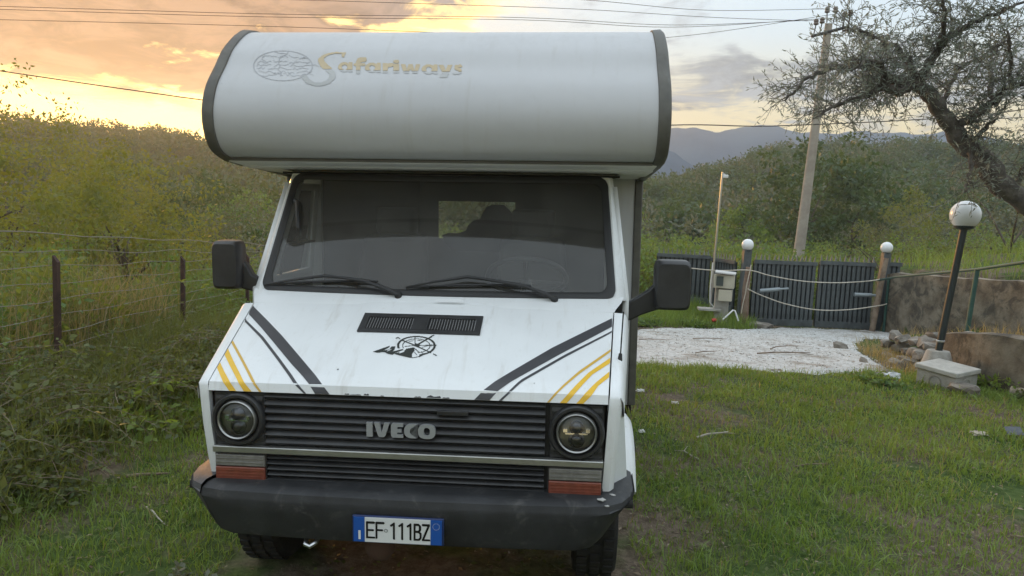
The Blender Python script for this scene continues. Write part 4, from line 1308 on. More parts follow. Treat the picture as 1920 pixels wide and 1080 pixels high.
blk = empty('concrete_block', (5.02, 8.35, -.02), (rad(3), rad(-4), rad(27)))
tag(blk, 'weathered concrete inspection box with a lid and round knock-outs on its sides', 'concrete box')
MB().box((0, 0, .10), (.40, .46, .24)).build('body', CONC, blk, bevel=.008)
MB().box((0, 0, .245), (.44, .50, .055)).build('lid', pm('pale_concrete', (.44, .43, .39), .9, var=.12, vs=9, bump=.3), blk, bevel=.01)
arch = [(-.06, -.01)] + [(.06 * math.cos(a), .09 + .06 * math.sin(a)) for a in [math.pi * k / 10 for k in range(10, -1, -1)]] + [(.06, -.01)]
ri = MB(); outer = [(x * 1.25, z * 1.12 - .005) for x, z in arch]
for (o1, o2) in zip(range(len(arch) - 1), range(1, len(arch))):
    ri.prism([(-.206, arch[o1][0], arch[o1][1] + .02), (-.206, arch[o2][0], arch[o2][1] + .02), (-.206, outer[o2][0], outer[o2][1] + .02), (-.206, outer[o1][0], outer[o1][1] + .02)], (.008, 0, 0))
ri.build('knock_out', pm('knockout_concrete', (.24, .225, .20), .95, var=.1), blk)
o = ri.build('knock_out', CONC, blk); o.rotation_euler = (0, 0, rad(90)); o.location = (0, -.03, 0)

rail = empty('railing', (6.84, 11, .24)); tag(rail, 'green tubular handrail on one round post along the terrace', 'railing')
rb = Vector((6.84, 11, .24))
MB().tube([Vector((8.02, 16.2, .62)) - rb, Vector((7.75, 14.9, .80)) - rb, Vector((6.90, 11, 1.225)) - rb, Vector((6.55, 9.5, 1.42)) - rb, Vector((6.2, 7.8, 1.60)) - rb], .022, 10).build('handrail', GREENP, rail, smooth=60)
MB().tube([(0, 0, -.1), (.06, 0, .985)], .034, 12).build('post', GREENP, rail, smooth=60)

# ================================================================== gate, fence, gate lamps
def picket_panel(name, a, b, zb, zt, label, cat, group=None, pitch=.100, wbar=.066, opener=None):
    """a, b: plan ends; pickets with pointed tops, two rails"""
    root = empty(name, (a[0], a[1], 0)); tag(root, label, cat, group)
    L_ = math.dist(a, b); ang = math.atan2(b[1] - a[1], b[0] - a[0]); root.rotation_euler = (0, 0, ang)
    n = max(2, int(L_ / pitch)); h = zt - zb
    m = MB(); m.box((0, 0, h / 2), (wbar, .028, h)); me = m.mesh('picket'); me.materials.append(GATEM)
    m2 = MB(); m2.add([(-.022, -.010, 0), (.022, -.010, 0), (.022, .010, 0), (-.022, .010, 0), (0, 0, .15)], [(0, 1, 2, 3), (0, 1, 4), (1, 2, 4), (2, 3, 4), (3, 0, 4)]); me2 = m2.mesh('spike'); me2.materials.append(SPIKEM)
    for i in range(n):
        x = L_ * (i + .5) / n
        o = bpy.data.objects.new('picket', me); COL.objects.link(o); o.parent = root; o.location = (x, 0, zb); o.rotation_euler = (0, 0, random.uniform(-.05, .05))
        p = bpy.data.objects.new('spike', me2); COL.objects.link(p); p.parent = root; p.location = (x + random.uniform(-.01, .01), 0, zt + .02); p.rotation_euler = (random.uniform(-.1, .1), random.uniform(-.12, .12), 0)
    MB().box((L_ / 2, -.030, zt - .03), (L_, .03, .085)).build('top_rail', GATEM, root)
    MB().box((L_ / 2, -.030, zb + .09), (L_, .03, .14)).build('bottom_rail', GATEM, root)
    MB().box((L_ / 2, .03, (zb + zt) / 2), (L_, .01, h - .05)).build('back_sheet', GATED, root)
    return root


GZ = -.56
picket_panel('gate_leaf', (5.36, 16.5), (6.78, 16.52), -.53, .93, 'left leaf of the dark grey picket gate, next to the rusty timber', 'gate', 'gate leaves')
picket_panel('gate_leaf', (6.83, 16.52), (8.08, 16.5), -.53, .97, 'right leaf of the dark grey picket gate, next to the wooden pole', 'gate', 'gate leaves')
picket_panel('picket_fence', (8.34, 16.5), (8.66, 16.52), -.55, 1.0, 'short end of dark picket fence between gate lamp and retaining wall', 'fence')
picket_panel('picket_fence', (4.72, 17.6), (5.02, 16.65), -.30, .88, 'angled dark picket fence behind the meter cabinet', 'fence')
picket_panel('picket_fence', (3.45, 17.80), (4.70, 17.62), -.25, .92, 'long dark picket fence behind the right door mirror', 'fence')
gl1 = globe_lamp('gate_lamp', (5.17, 16.5, -.5), (5.20, 16.5, 1.26), .132, .085, True); tag(gl1, 'white globe lamp on the square gate pillar beside the rusty timber', 'lamp', 'gate lamps')
gl2 = globe_lamp('gate_lamp', (8.22, 16.5, -.6), (8.29, 16.5, 1.33), .130, .075, True); tag(gl2, 'white globe lamp on the square gate pillar beside the wooden pole', 'lamp', 'gate lamps')
for lb, p, q in (('grey gate opener arm on the left gate leaf', (5.50, 16.36, .26), (6.12, 16.33, .34)), ('grey gate opener arm on the right gate leaf', (7.60, 16.36, .27), (8.12, 16.33, .27))):
    am = empty('gate_opener', p); tag(am, lb, 'gate opener', 'gate opener arms')
    d = Vector(q) - Vector(p)
    MB().tube([(0, 0, 0), d * .7], .045, 10).build('motor_tube', ARMM, am, smooth=50)
    MB().tube([d * .7, d], .026, 8).build('piston', ARMM, am, smooth=50)
t_ = MB(); t_.tube([(5.06, 15.95, -.6), (5.07, 15.95, -.1), (5.06, 15.95, .35), (5.09, 15.95, .80)], [.105, .085, .075, .06], 9)
tag(t_.build('timber_post', RUSTW, None, smooth=50), 'rusty brown rough timber leaning beside the left gate pillar', 'post')
t_ = MB(); t_.tube([(7.93, 16.1, -.62), (8.02, 16.1, .3), (8.10, 16.1, 1.12)], [.062, .058, .055], 10)
tag(t_.build('wooden_pole', WOODP, None, smooth=50), 'thin wooden pole leaning at the right gate pillar', 'pole')
t_ = MB(); t_.tube([(8.22, 16.15, -.62), (8.22, 16.15, .66)], .03, 8)
tag(t_.build('green_post', GREENP, None, smooth=50), 'thin green post with knotted rope at the right gate pillar', 'post')


def cable(name, pts, r, mat, label, cat, group=None, n=6, sm=8):
    P = catmull(np.array(pts, float), sm)
    return tag(MB().tube([tuple(p) for p in P], r, n).build(name, mat, None, smooth=60), label, cat, group)


cable('rope', [(3.6, 15.9, .74), (4.4, 15.9, .70), (5.06, 15.86, .74), (5.55, 15.9, .64), (6.25, 15.95, .55), (7.0, 16.0, .54), (7.65, 16.0, .60), (8.02, 16.04, .66)], .012, ROPE, 'upper pale rope strung across the gate', 'rope', 'ropes across the gate')
cable('rope', [(5.06, 15.84, .34), (5.35, 15.86, .22), (5.9, 15.9, .05), (6.6, 15.95, -.06), (7.3, 16.0, -.04), (8.0, 16.02, .08), (8.2, 16.08, .12)], .012, ROPE, 'lower pale rope sagging across the gate', 'rope', 'ropes across the gate')
cable('rope', [(5.10, 15.84, .86), (5.08, 15.84, .72), (5.03, 15.83, .40), (5.02, 15.83, .25), (4.98, 15.83, 0), (4.96, 15.83, -.2)], .010, ROPE, 'pale rope hanging down the rusty timber', 'rope')

# meter cabinet
mc = empty('meter_cabinet', (4.48, 15.6, -.35)); tag(mc, 'two stacked cream meter boxes with a sloping roof by the gate', 'cabinet')
MB().box((.02, .16, .35), (.30, .06, .95)).build('back_board', CONC, mc)
MB().box((.0, 0, .85), (.42, .24, .28), rz=-.35).build('upper_box', CABIN, mc, bevel=.008)
MB().box((-.125, -.115, .86), (.14, .02, .20), rz=-.35).build('meter_window', pm('meter_glass', (.06, .075, .07), .15), mc)
MB().box((.04, -.02, .56), (.27, .22, .24), rz=-.35).build('lower_box', CABIN, mc, bevel=.008)
MB().prism([(-.26, -.20, 1.035), (.16, -.22, 1.00), (.28, .12, 1.02), (-.14, .18, 1.05)], (0, 0, .025)).build('roof', CABROOF, mc)
tag(MB().box((4.25, 15.8, -.13), (.46, .30, .05), rz=-.12).build('paving_slab', CONC, None, bevel=.006), 'pale slab lying on the bank under the meter cabinet', 'slab')
pl = empty('camera_pole', (4.40, 16.25, -.15)); tag(pl, 'thin grey pole with a small camera on top by the meter cabinet', 'pole')
MB().tube([(0, 0, 0), (.02, 0, 1.2), (.06, 0, 2.97)], .024, 8).build('pole_tube', STEEL, pl, smooth=60)
MB().box((.12, 0, 2.88), (.12, .08, .07)).build('camera_head', WHITEPL, pl, bevel=.012)
MB().tube([(.06, 0, 2.94), (.12, 0, 2.92)], .010, 6).build('bracket', STEEL, pl)
MB().tube([(-.02, -.03, 1.0), (-.04, -.03, .5), (-.03, -.04, .12), (.06, -.06, .02)], .014, 6).build('conduit', WHITEPL, pl, smooth=60)
tag(MB().tube([(4.42, 15.3, -.28), (4.62, 15.3, -.07), (4.66, 15.3, -.08), (4.75, 15.3, -.29)], .017, 8).build('bent_pipe', WHITEPL, None, smooth=50), 'bent white plastic pipe on the bank by the gate', 'pipe')
tag(rock('red_scrap', (4.22, 15.2, -.28), (.085, .06, .045), None, REDPL, 301), 'crumpled red plastic scrap in the weeds by the gate', 'scrap')
tag(rock('white_ball', (5.16, 16.30, -.02), (.065, .065, .065), None, WHITEPL, 302), 'small white ball-shaped fitting on the left gate pillar', 'ball')
tag(rock('boulder', (5.38, 15.75, -.45), (.28, .20, .13), None, STONE, 303), 'broad grey boulder at the foot of the rusty timber', 'stone')

# ================================================================== utility pole and overhead lines
up = empty('utility_pole', (9.90, 26, -1.6)); tag(up, 'tall leaning concrete utility pole with insulators behind the gate', 'utility pole')
ub = Vector((9.90, 26, -1.6))
MB().tube([(0, 0, 0), Vector((10.37, 26, 8.55)) - ub], [.205, .12], 18).build('pole_shaft', POLEC, up, smooth=50)
MB().tube([Vector((9.78, 25.9, 8.10)) - ub, Vector((11.02, 25.9, 8.48)) - ub], .055, 6).build('crossarm', WIREM, up)
ins = [(9.85, 25.9, 8.16), (10.05, 25.9, 8.22), (10.80, 25.9, 8.45), (10.98, 25.9, 8.50), (10.30, 26, 8.60), (10.52, 26, 8.62)]
for i, p in enumerate(ins):
    v = Vector(p) - ub; e = Vector((.05 if i < 4 else (.04 if i == 5 else -.02), 0, .34))
    MB().tube([v, v + e], .018, 6).build('pin', WIREM, up)
    MB().lathe([(.05, -.02), (.085, 0), (.08, .05), (.06, .08), (.085, .10), (.06, .17), (.0001, .19)], tuple(v + e), 'z', 12).build('insulator', CERAM, up, smooth=50)
PW = 'overhead power lines'
cable('power_line', [(-16.5, 23.5, 7.35), (-8, 23.8, 7.55), (0, 24.5, 7.95), (4.9, 25.2, 8.10), (9.9, 25.9, 8.64)], .008, WIREM, 'upper of the two close power lines running just above the camper roof', 'power line', PW)
cable('power_line', [(-16.5, 23.5, 7.26), (-8, 23.8, 7.46), (0, 24.5, 7.88), (4.9, 25.2, 8.03), (10.1, 25.9, 8.70)], .008, WIREM, 'lower of the two close power lines running just above the camper roof', 'power line', PW)
cable('power_line', [(-16.5, 23.5, 6.95), (-9, 23.8, 7.16), (-4, 24.2, 7.30), (2, 24.8, 7.45), (5.4, 25.3, 7.80), (10.85, 25.9, 8.93)], .008, WIREM, 'power line vanishing behind the left edge of the berth and rising to the crossarm', 'power line', PW)
cable('power_line', [(-12, 24, 8.35), (-2.6, 24.6, 8.62), (2, 25, 8.72), (6, 25.5, 8.70), (10.3, 26, 9.05)], .008, WIREM, 'thin power line crossing the sky to the pole top, above its neighbour', 'power line', PW)
cable('power_line', [(-12, 24, 8.0), (-2.8, 24.6, 8.28), (2, 25, 8.42), (6, 25.5, 8.48), (9.6, 25.9, 8.60)], .008, WIREM, 'thin power line crossing the sky to the left insulators, below its neighbour', 'power line', PW)
cable('power_line', [(10.5, 26, 8.95), (11.3, 26.2, 8.75), (12.4, 26.5, 8.40), (16, 27, 7.9), (21, 28, 7.5)], .008, WIREM, 'power line leaving the pole top to the right', 'power line', PW)
cable('service_cable', [(-13.5, 17, 4.60), (-9.0, 17, 4.14), (-5.6, 17.2, 3.88), (0, 17.5, 3.70), (3.9, 17.8, 3.98), (6.5, 18.2, 4.12), (12, 19, 4.75), (15, 20, 5.6)], .013, WIREM, 'thick black cable passing behind the berth at tree height', 'cable')

# ================================================================== wire fence on the left
wf = empty('wire_fence', (-4.03, 6.5, 0)); tag(wf, 'rusty wire mesh fence on dark posts along the left side of the lawn', 'fence')
FP = [(-4.05, 2.1, 1.30), (-4.04, 4.3, 1.24), (-4.03, 6.5, 1.18), (-4.03, 9.0, 1.02), (-4.03, 11.2, .92), (-4.03, 13.5, .80), (-4.03, 15.8, .70)]
for (x, y, h) in FP:
    q = .022; pts = [(x + 4.03 - q, y - 6.5 - q, -.3), (x + 4.03 + q, y - 6.5 - q, -.3), (x + 4.03 + q, y - 6.5 + q, -.3), (x + 4.03 - q, y - 6.5 + q, -.3)]
    m = MB(); tp = [(pts[0][0], pts[0][1], h + .05), (pts[1][0], pts[1][1], h - .01), (pts[2][0], pts[2][1], h - .01), (pts[3][0], pts[3][1], h + .05)]
    m.add(pts + tp, [(3, 2, 1, 0), (4, 5, 6, 7), (0, 1, 5, 4), (1, 2, 6, 5), (2, 3, 7, 6), (3, 0, 4, 7)])
    m.build('post', POSTM, wf)
FT = lambda y: float(np.interp(y, [2, 5.8, 11.6, 16], [1.62, 1.47, 1.11, .85]))
for k in range(10):
    f = 1 - k / 9.6; pts = []
    for i in range(57):
        y = 2.1 + 13.9 * i / 56; pts.append((-.035 + .012 * math.sin(i * 1.7 + k), y - 6.5, FT(y) * f + .012 * math.sin(i * .9 + k * 2.1) - .02 * math.sin(math.pi * ((y - 2.1) % 2.25) / 2.25) * (k < 2)))
    MB().tube(pts, .0028 if k else .004, 4).build('wire', WIREZ, wf)
vw = MB()
for i in range(int(13.9 / .15)):
    y = 2.1 + .15 * i
    vw.tube([(-.036, y - 6.5, 0), (-.034 + random.uniform(-.01, .01), y - 6.5, FT(y) * .5), (-.036, y - 6.5, FT(y))], .0011, 3, caps=False)
tag(vw.build('upright_wires', WIREZ, wf), kind='stuff')

# ================================================================== vegetation
def crown(n_cl, per, size, L, W, shell=.55, droop=.15, spread=.26, flat=.8):
    """leaf clumps spread through an uneven ellipsoid; gaps stay open between clumps"""
    c = rdir(n_cl) * (shell + (1 - shell) * RNG.random((n_cl, 1)) ** .5)
    c *= 1 + .28 * np.sin(c[:, :1] * 5.1 + 1.3) * np.cos(c[:, 1:2] * 4.3) + .10 * RNG.normal(size=(n_cl, 1))
    c[:, 2] = np.maximum(c[:, 2], -.85)
    c = c * np.array(size)
    r = spread * np.mean(size) * RNG.uniform(.6, 1.35, (n_cl, 1))
    d = rdir(n_cl * per); k = RNG.random((n_cl * per, 1)) ** .45
    cc = np.repeat(c, per, 0) + d * k * np.repeat(r, per, 0) * np.array([1, 1, flat])
    D = unit(d * .8 + rdir(n_cl * per) * .9 + np.array([0, 0, -droop]))
    l = L * RNG.uniform(.6, 1.35, n_cl * per); w = W * RNG.uniform(.7, 1.3, n_cl * per)
    V, F = leaves(cc, D, l, w, .10)
    rnd = np.clip(np.repeat(RNG.uniform(.15, .8, n_cl), per) + RNG.normal(0, .18, n_cl * per), 0, 1)
    return V, F, rnd


def trunk_mesh(h, r, size, n_limb, seed, lean=.1):
    r_ = random.Random(seed); m = MB(); p = [Vector((0, 0, -.3))]
    for k in range(1, 6):
        p.append(Vector((lean * h * k / 5 + r_.uniform(-.06, .06) * h * .3, r_.uniform(-.06, .06) * h * .3, h * k / 5)))
    m.tube(p, [r * (1.25, 1, .88, .76, .62, .45)[i] for i in range(6)], 8)
    for i in range(n_limb):
        a = 2 * math.pi * i / n_limb + r_.uniform(-.4, .4); b = p[r_.choice((3, 4, 5))]
        e = Vector((math.cos(a) * size[0] * .7, math.sin(a) * size[1] * .7, size[2] * r_.uniform(.1, .9)))
        m.tube([b, b + e * .45 + Vector((0, 0, .12 * h)), b + e], [r * .42, r * .28, r * .10], 6)
    return m


def tree(name, base, h, size, mat, label, cat='tree', cl=70, per=42, L=.16, W=.07, group=None, seed=1, spread=.26, droop=.15):
    t = empty(name, base, (0, 0, random.uniform(0, 6))); tag(t, label, cat, group)
    trunk_mesh(h, .035 * h + .03, size, 6, seed).build('trunk', BARK2, t, smooth=50)
    V, F, rn = crown(cl, per, size, L, W, spread=spread, droop=droop)
    V = V + np.array([.1 * h, 0, h + size[2] * .35])
    np_mesh('crown', V, F, mat, rn, t)
    return t


def ctrees(name, pts, mat, sz, per_tree, Lf, kind='stuff', flatz=.8, cl=9):
    """a wood or thicket that reads as one mass"""
    Vs, Fs, Rs = [], [], []; b = 0
    proto = []
    for k in range(7):
        V, F, rn = crown(cl, max(4, per_tree // cl), (1, 1, flatz), 1., .5, shell=.45, spread=.42)
        proto.append((V, F, rn))
    for i, (x, y, s_) in enumerate(pts):
        V, F, rn = proto[i % 7]
        a = RNG.uniform(0, 6.28); ca, sa = math.cos(a), math.sin(a)
        n = len(F); c = V.reshape(n, 4, 3); ctr_ = c[:, :1]
        c = ctr_ * s_ * sz + (c - ctr_) * Lf * RNG.uniform(.8, 1.25)
        q = c.reshape(-1, 3); z0 = float(gz(x, y))
        q = np.stack([q[:, 0] * ca - q[:, 1] * sa + x, q[:, 0] * sa + q[:, 1] * ca + y, q[:, 2] + z0 + s_ * sz * flatz * .75], 1)
        Vs.append(q); Fs.append(F + b); b += len(q); Rs.append(np.clip(rn * .7 + RNG.uniform(0, .32), 0, 1))
    o = np_mesh(name, np.vstack(Vs), np.vstack(Fs), mat, np.concatenate(Rs))
    return tag(o, kind=kind)


def polar_pts(n, az0, az1, r0_, r1_, s0, s1, keep=None):
    out = []
    while len(out) < n:
        a = math.radians(RNG.uniform(az0, az1)); r = math.sqrt(RNG.uniform(r0_ ** 2, r1_ ** 2)); x, y = r * math.sin(a), r * math.cos(a)
        if keep is None or keep(x, y): out.append((x, y, RNG.uniform(s0, s1)))
    return out


# woods on the hills
tag(ctrees('hillside_wood', polar_pts(700, 4, 44, 62, 178, .7, 1.25), L_DARK, 2.1, 180, .52), 'dark scrub wood covering the hill on the right', 'wood')
tag(ctrees('hillside_olives', polar_pts(330, 6, 44, 46, 160, .6, 1.1), L_GREY, 2.0, 170, .46), 'grey-green olives and bushes scattered over the right hillside', 'wood')
tag(ctrees('hillside_wood', polar_pts(820, -48, 4, 62, 222, .7, 1.35), L_DARK, 2.9, 180, .72), 'dark wood covering the hill on the left under the sunset', 'wood')
tag(ctrees('hillside_olives', polar_pts(260, -46, -6, 42, 120, .6, 1.2), L_GREY, 2.0, 170, .42), 'grey-green bushes scattered over the left hillside', 'wood')
# thickets in the dip
tag(ctrees('thicket', polar_pts(150, 8, 40, 19.2, 44, .7, 1.25, lambda x, y: not (x > 9.2 and y < 17.2) and y > 18.3), L_GREEN, 1.25, 560, .135), 'tangled green bramble thicket behind the picket gate', 'thicket')
tag(ctrees('thicket', polar_pts(56, 7, 31, 19.6, 28, .55, 1.0, lambda x, y: not (x > 9.2 and y < 17.2) and y > 18.4), L_BRAM, 1.2, 640, .105, cl=14), 'leafy bramble thicket pressing against the back of the gate', 'thicket')
tag(ctrees('thicket', polar_pts(120, -16, 12, 17.5, 46, .7, 1.2), L_GREEN, 1.3, 400, .15), 'green scrub hidden behind the camper', 'thicket')
tag(ctrees('thicket', polar_pts(120, -44, -9, 12.5, 44, .7, 1.35, lambda x, y: x < -6.2), L_SHRUB, 1.30, 520, .125), 'leafy yellow-green thicket beyond the wire fence', 'thicket')
tag(ctrees('thicket', polar_pts(46, -30, -10, 15, 46, .7, 1.2, lambda x, y: x < -5), L_GREY, 1.25, 520, .115), 'grey-green olive scrub beyond the wire fence', 'thicket')

def rect_pts(n, x0, x1, y0, y1, s0, s1):
    return [(RNG.uniform(x0, x1), RNG.uniform(y0, y1), RNG.uniform(s0, s1)) for _ in range(n)]


def bank_pts(n, x0, x1, y0, y1, s0, s1):
    out = []
    while len(out) < n:
        x, y = RNG.uniform(x0, x1), RNG.uniform(y0, y1)
        if lumps(np.array(x), np.array(y), .8, 3.) > -.25: out.append((x, y, RNG.uniform(s0, s1)))
    return out


tag(ctrees('hedge_scrub', bank_pts(70, -10.5, -4.75, 4.0, 17, .55, 1.25), L_SHRUB, 1.0, 700, .080, cl=14), 'leafy yellow-green scrub crowding up to the wire fence', 'scrub')
tag(ctrees('hedge_scrub', bank_pts(30, -9.5, -4.6, 5, 18, .45, 1.0), L_GREEN, 1.0, 700, .070, cl=14), 'fresh green scrub mixed in behind the wire fence', 'scrub')
tag(ctrees('hedge_scrub', bank_pts(64, -5.9, -4.45, 3.6, 15, .42, .85), L_GREEN, 1.0, 640, .058, cl=12), 'low broad-leaved scrub pressed against the wire fence', 'scrub')
tag(ctrees('hedge_scrub', bank_pts(26, -10, -4.7, 4, 18, .45, 1.0), L_DARK, 1.0, 700, .060, cl=14), 'dark small-leaved scrub in the gaps behind the wire fence', 'scrub')
# trees one can tell apart
G = lambda x, y: float(gz(x, y))
TREES = [
    ('oak_tree', 17.6, 45.0, 2.6, (3.4, 3.0, 3.4), L_DARK, 'broad dark tree directly left of the utility pole on the slope', 60, 46, .34, .20),
    ('oak_tree', 21.5, 47.0, 2.4, (3.2, 2.8, 3.3), L_DARK, 'broad dark tree directly right of the utility pole on the slope', 60, 46, .34, .20),
    ('young_tree', 20.8, 39.5, 1.6, (2.2, 2.0, 2.2), L_SHRUB, 'yellow-green tree to the right of the dark pair behind the gate', 46, 46, .22, .12),
    ('hillside_tree', 13.6, 44.0, 1.2, (2.0, 1.9, 1.6), L_GREEN, 'rounded green tree between camera pole and the dark pair', 40, 46, .22, .12),
    ('wild_olive', 13.2, 19.8, 1.5, (2.2, 2.0, 1.9), L_GREY, 'silvery wild olive growing above the retaining wall behind the near lamp', 70, 60, .085, .028),
    ('wild_olive', 16.6, 21.5, 1.7, (2.4, 2.2, 2.1), L_GREY, 'silvery wild olive at the right edge above the grassy slope', 70, 60, .085, .028),
    ('wild_olive', 11.2, 22.5, 1.0, (1.6, 1.6, 1.5), L_GREY, 'small silvery wild olive just right of the right gate lamp', 50, 60, .085, .028),
    ('elm_tree', -15.6, 22.5, 3.2, (2.5, 2.3, 2.6), L_SHRUB, 'tall leafy tree at the left edge rising against the bright sky', 90, 60, .13, .07),
    ('elm_tree', -18.4, 33.5, 3.3, (3.0, 2.6, 2.5), L_SHRUB, 'rounded tree right of the tall leafy tree under the sunset', 70, 52, .18, .10),
    ('hillside_tree', -16.0, 38.0, 2.4, (2.6, 2.4, 2.2), L_DARK, 'dark rounded tree on the slope left of the berth', 60, 46, .24, .13),
    ('hillside_tree', -13.0, 35.0, 2.0, (2.3, 2.1, 2.0), L_GREEN, 'green rounded tree half hidden by the left edge of the berth', 56, 46, .22, .12),
    ('wild_olive', -9.2, 22.0, 1.6, (1.4, 1.3, 1.6), L_GREY, 'slim silvery olive just left of the left door mirror in the hollow', 50, 60, .09, .03),
    ('wild_olive', -7.2, 20.5, 1.3, (1.5, 1.4, 1.5), L_GREY, 'bushy silvery olive beside the left windscreen pillar', 50, 60, .09, .03),
    ('dark_shrub', -10.0, 26.0, 1.6, (1.7, 1.6, 1.7), L_DARK, 'dark shrub between the two silvery olives in the hollow', 50, 50, .14, .08),
    ('elder_shrub', -7.4, 9.8, 1.5, (1.35, 1.3, 1.35), L_SHRUB, 'large leafy shrub behind the nearest fence post', 80, 60, .085, .046),
    ('elder_shrub', -6.4, 12.4, 1.5, (1.25, 1.2, 1.25), L_SHRUB, 'leafy shrub behind the second fence post with drooping shoots', 74, 60, .085, .044),
    ('elder_shrub', -9.4, 11.6, 2.0, (1.5, 1.5, 1.6), L_SHRUB, 'leafy shrub at the far left edge above the fence', 80, 60, .085, .046),
]
for i, (nm, x, y, h, sz, mt, lb, cl, per, L, Wd) in enumerate(TREES):
    tree(nm, (x, y, G(x, y)), h, sz, mt, lb, 'shrub' if 'shrub' in nm else 'tree', cl, per, L, Wd, seed=i, droop=.45 if 'elder' in nm else .15)

# ---- the olive tree on the right
ol = empty('olive_tree', (6.6, 8.35, .55)); tag(ol, 'gnarled olive tree with a bent dark trunk arching over the near globe lamp', 'tree')
ob = Vector((6.6, 8.35, .55))
TR = [(6.6, 8.35, .45), (6.5, 8.3, 1.1), (6.25, 8.2, 1.65), (5.85, 8.08, 1.95), (5.47, 8.0, 2.12), (5.16, 8, 2.30), (5.02, 7.98, 2.47), (4.90, 8, 2.60), (4.72, 8.02, 2.72), (4.59, 8, 2.87), (4.44, 7.98, 3.02), (4.35, 8, 3.17), (4.22, 8.02, 3.28), (4.10, 8, 3.31), (3.96, 7.98, 3.30)]
tp = catmull(np.array(TR), 4)
trr = np.interp(np.linspace(0, 1, len(tp)), [0, .2, .4, .6, .8, .93, 1], [.14, .125, .112, .090, .076, .066, .05]) * (1 + .10 * np.sin(np.arange(len(tp)) * 1.7) + .06 * np.sin(np.arange(len(tp)) * .61))
MB().tube([Vector(p) - ob for p in tp], list(trr), 14).build('trunk', BARK, ol, smooth=60)
LIMBS = [
    [(4.10, 8, 3.30), (3.92, 7.9, 3.20), (3.72, 7.8, 3.22), (3.50, 7.75, 3.12), (3.25, 7.7, 3.02), (3.05, 7.65, 2.90)],
    [(4.00, 8, 3.32), (3.80, 8.1, 3.45), (3.55, 8.15, 3.50), (3.30, 8.2, 3.46), (3.05, 8.2, 3.32), (2.88, 8.2, 3.10)],
    [(4.14, 8, 3.33), (4.10, 8.1, 3.55), (3.95, 8.2, 3.75), (3.70, 8.3, 3.88), (3.45, 8.3, 3.92)],
    [(4.18, 8, 3.32), (4.24, 7.9, 3.55), (4.32, 7.8, 3.72), (4.52, 7.7, 3.88), (4.75, 7.6, 3.98), (5.0, 7.5, 4.10)],
    [(4.30, 7.95, 3.50), (4.22, 7.7, 3.75), (4.10, 7.5, 3.95), (4.0, 7.4, 4.10)],
    [(4.63, 8, 2.86), (4.75, 7.9, 3.00), (4.88, 7.85, 3.12), (5.02, 7.8, 3.28), (5.28, 7.8, 3.34), (5.40, 7.8, 3.48)],
    [(4.88, 7.85, 3.12), (5.00, 8.1, 3.40), (5.12, 8.3, 3.70), (5.3, 8.4, 3.95)],
    [(5.02, 7.8, 3.28), (4.86, 7.6, 3.55), (4.75, 7.5, 3.75)],
    [(3.74, 7.8, 3.22), (3.62, 7.6, 3.38), (3.42, 7.5, 3.42), (3.20, 7.4, 3.30)],
    [(4.42, 8, 3.05), (4.62, 8.2, 3.30), (4.80, 8.35, 3.55), (5.0, 8.4, 3.68)],
    [(4.78, 7.95, 2.68), (4.86, 7.85, 2.88), (4.92, 7.8, 2.95)],
    [(4.78, 7.95, 2.66), (4.74, 7.85, 2.45), (4.70, 7.8, 2.30), (4.60, 7.7, 2.18)],
    [(5.3, 8.02, 2.22), (5.36, 7.9, 2.55), (5.44, 7.8, 2.85), (5.6, 7.8, 3.1)],
]
lm = MB(); spots = []
for k, P in enumerate(LIMBS):
    q = catmull(np.array(P), 5); n = len(q); r0_ = (.060, .050, .045, .05, .03, .052, .03, .025, .035, .03, .03, .025, .03)[k]
    q = q + RNG.normal(0, .012, q.shape)
    MB().tube([Vector(p) - ob for p in q], list(np.linspace(r0_, .011, n) * (1 + .15 * np.sin(np.arange(n) * 1.9))), 8).build('limb', BARK, ol, smooth=60)
    for i in range(2, n):
        spots.append((q[i], k))
tw = MB(); LC, LDr = [], []
for (p, k) in spots:
    nt = 4 if k not in (10, 11) else 2
    for _ in range(nt):
        d = RNG.normal(size=3) * np.array([1., .75, .8]) + np.array([-.15, 0, .22]); d /= np.linalg.norm(d)
        ln = RNG.uniform(.25, .62); pts = [np.array(p)]
        ns = 7
        for s_ in range(ns):
            d = d + RNG.normal(0, .16, 3) + np.array([0, 0, -.10 * s_ / ns * 2]); d /= np.linalg.norm(d)
            pts.append(pts[-1] + d * ln / ns)
            if s_ >= 1:
                for _l in range(2):
                    LC.append(pts[-1] + RNG.normal(0, .006, 3)); v = d * .7 + RNG.normal(0, .6, 3); LDr.append(v / np.linalg.norm(v))
        tw.tube([Vector(q) - ob for q in pts], list(np.linspace(.0042, .0015, ns + 1)), 3, caps=False)
        if RNG.random() < .5:
            b = pts[3]; d2 = RNG.normal(size=3); d2 /= np.linalg.norm(d2); pp = [b]
            for s_ in range(5):
                d2 = d2 + RNG.normal(0, .15, 3); d2 /= np.linalg.norm(d2); pp.append(pp[-1] + d2 * .055)
                for _l in range(2):
                    LC.append(pp[-1]); v = d2 * .7 + RNG.normal(0, .6, 3); LDr.append(v / np.linalg.norm(v))
            tw.tube([Vector(q) - ob for q in pp], list(np.linspace(.0035, .002, 6)), 3, caps=False)
tag(tw.build('twigs', BARK, ol), kind='stuff')
LC = np.array(LC) - np.array(ob); LDr = np.array(LDr); n = len(LC)
V, F = leaves(LC, LDr, RNG.uniform(.045, .085, n), RNG.uniform(.010, .016, n), .06)
tag(np_mesh('crown', V, F, L_OLIVE, RNG.random(n), ol), kind='stuff')

# ================================================================== grass
def noise2(x, y, s, sd):
    return lumps(x, y, s, sd) * .6 + lumps(x * .7 + 3, y * 1.3 - 2, s * 2.3, sd + 4) * .4


def under_van(x, y):
    return (x > -1.35) & (x < .72) & (y > 3.0) & (y < 8.4)


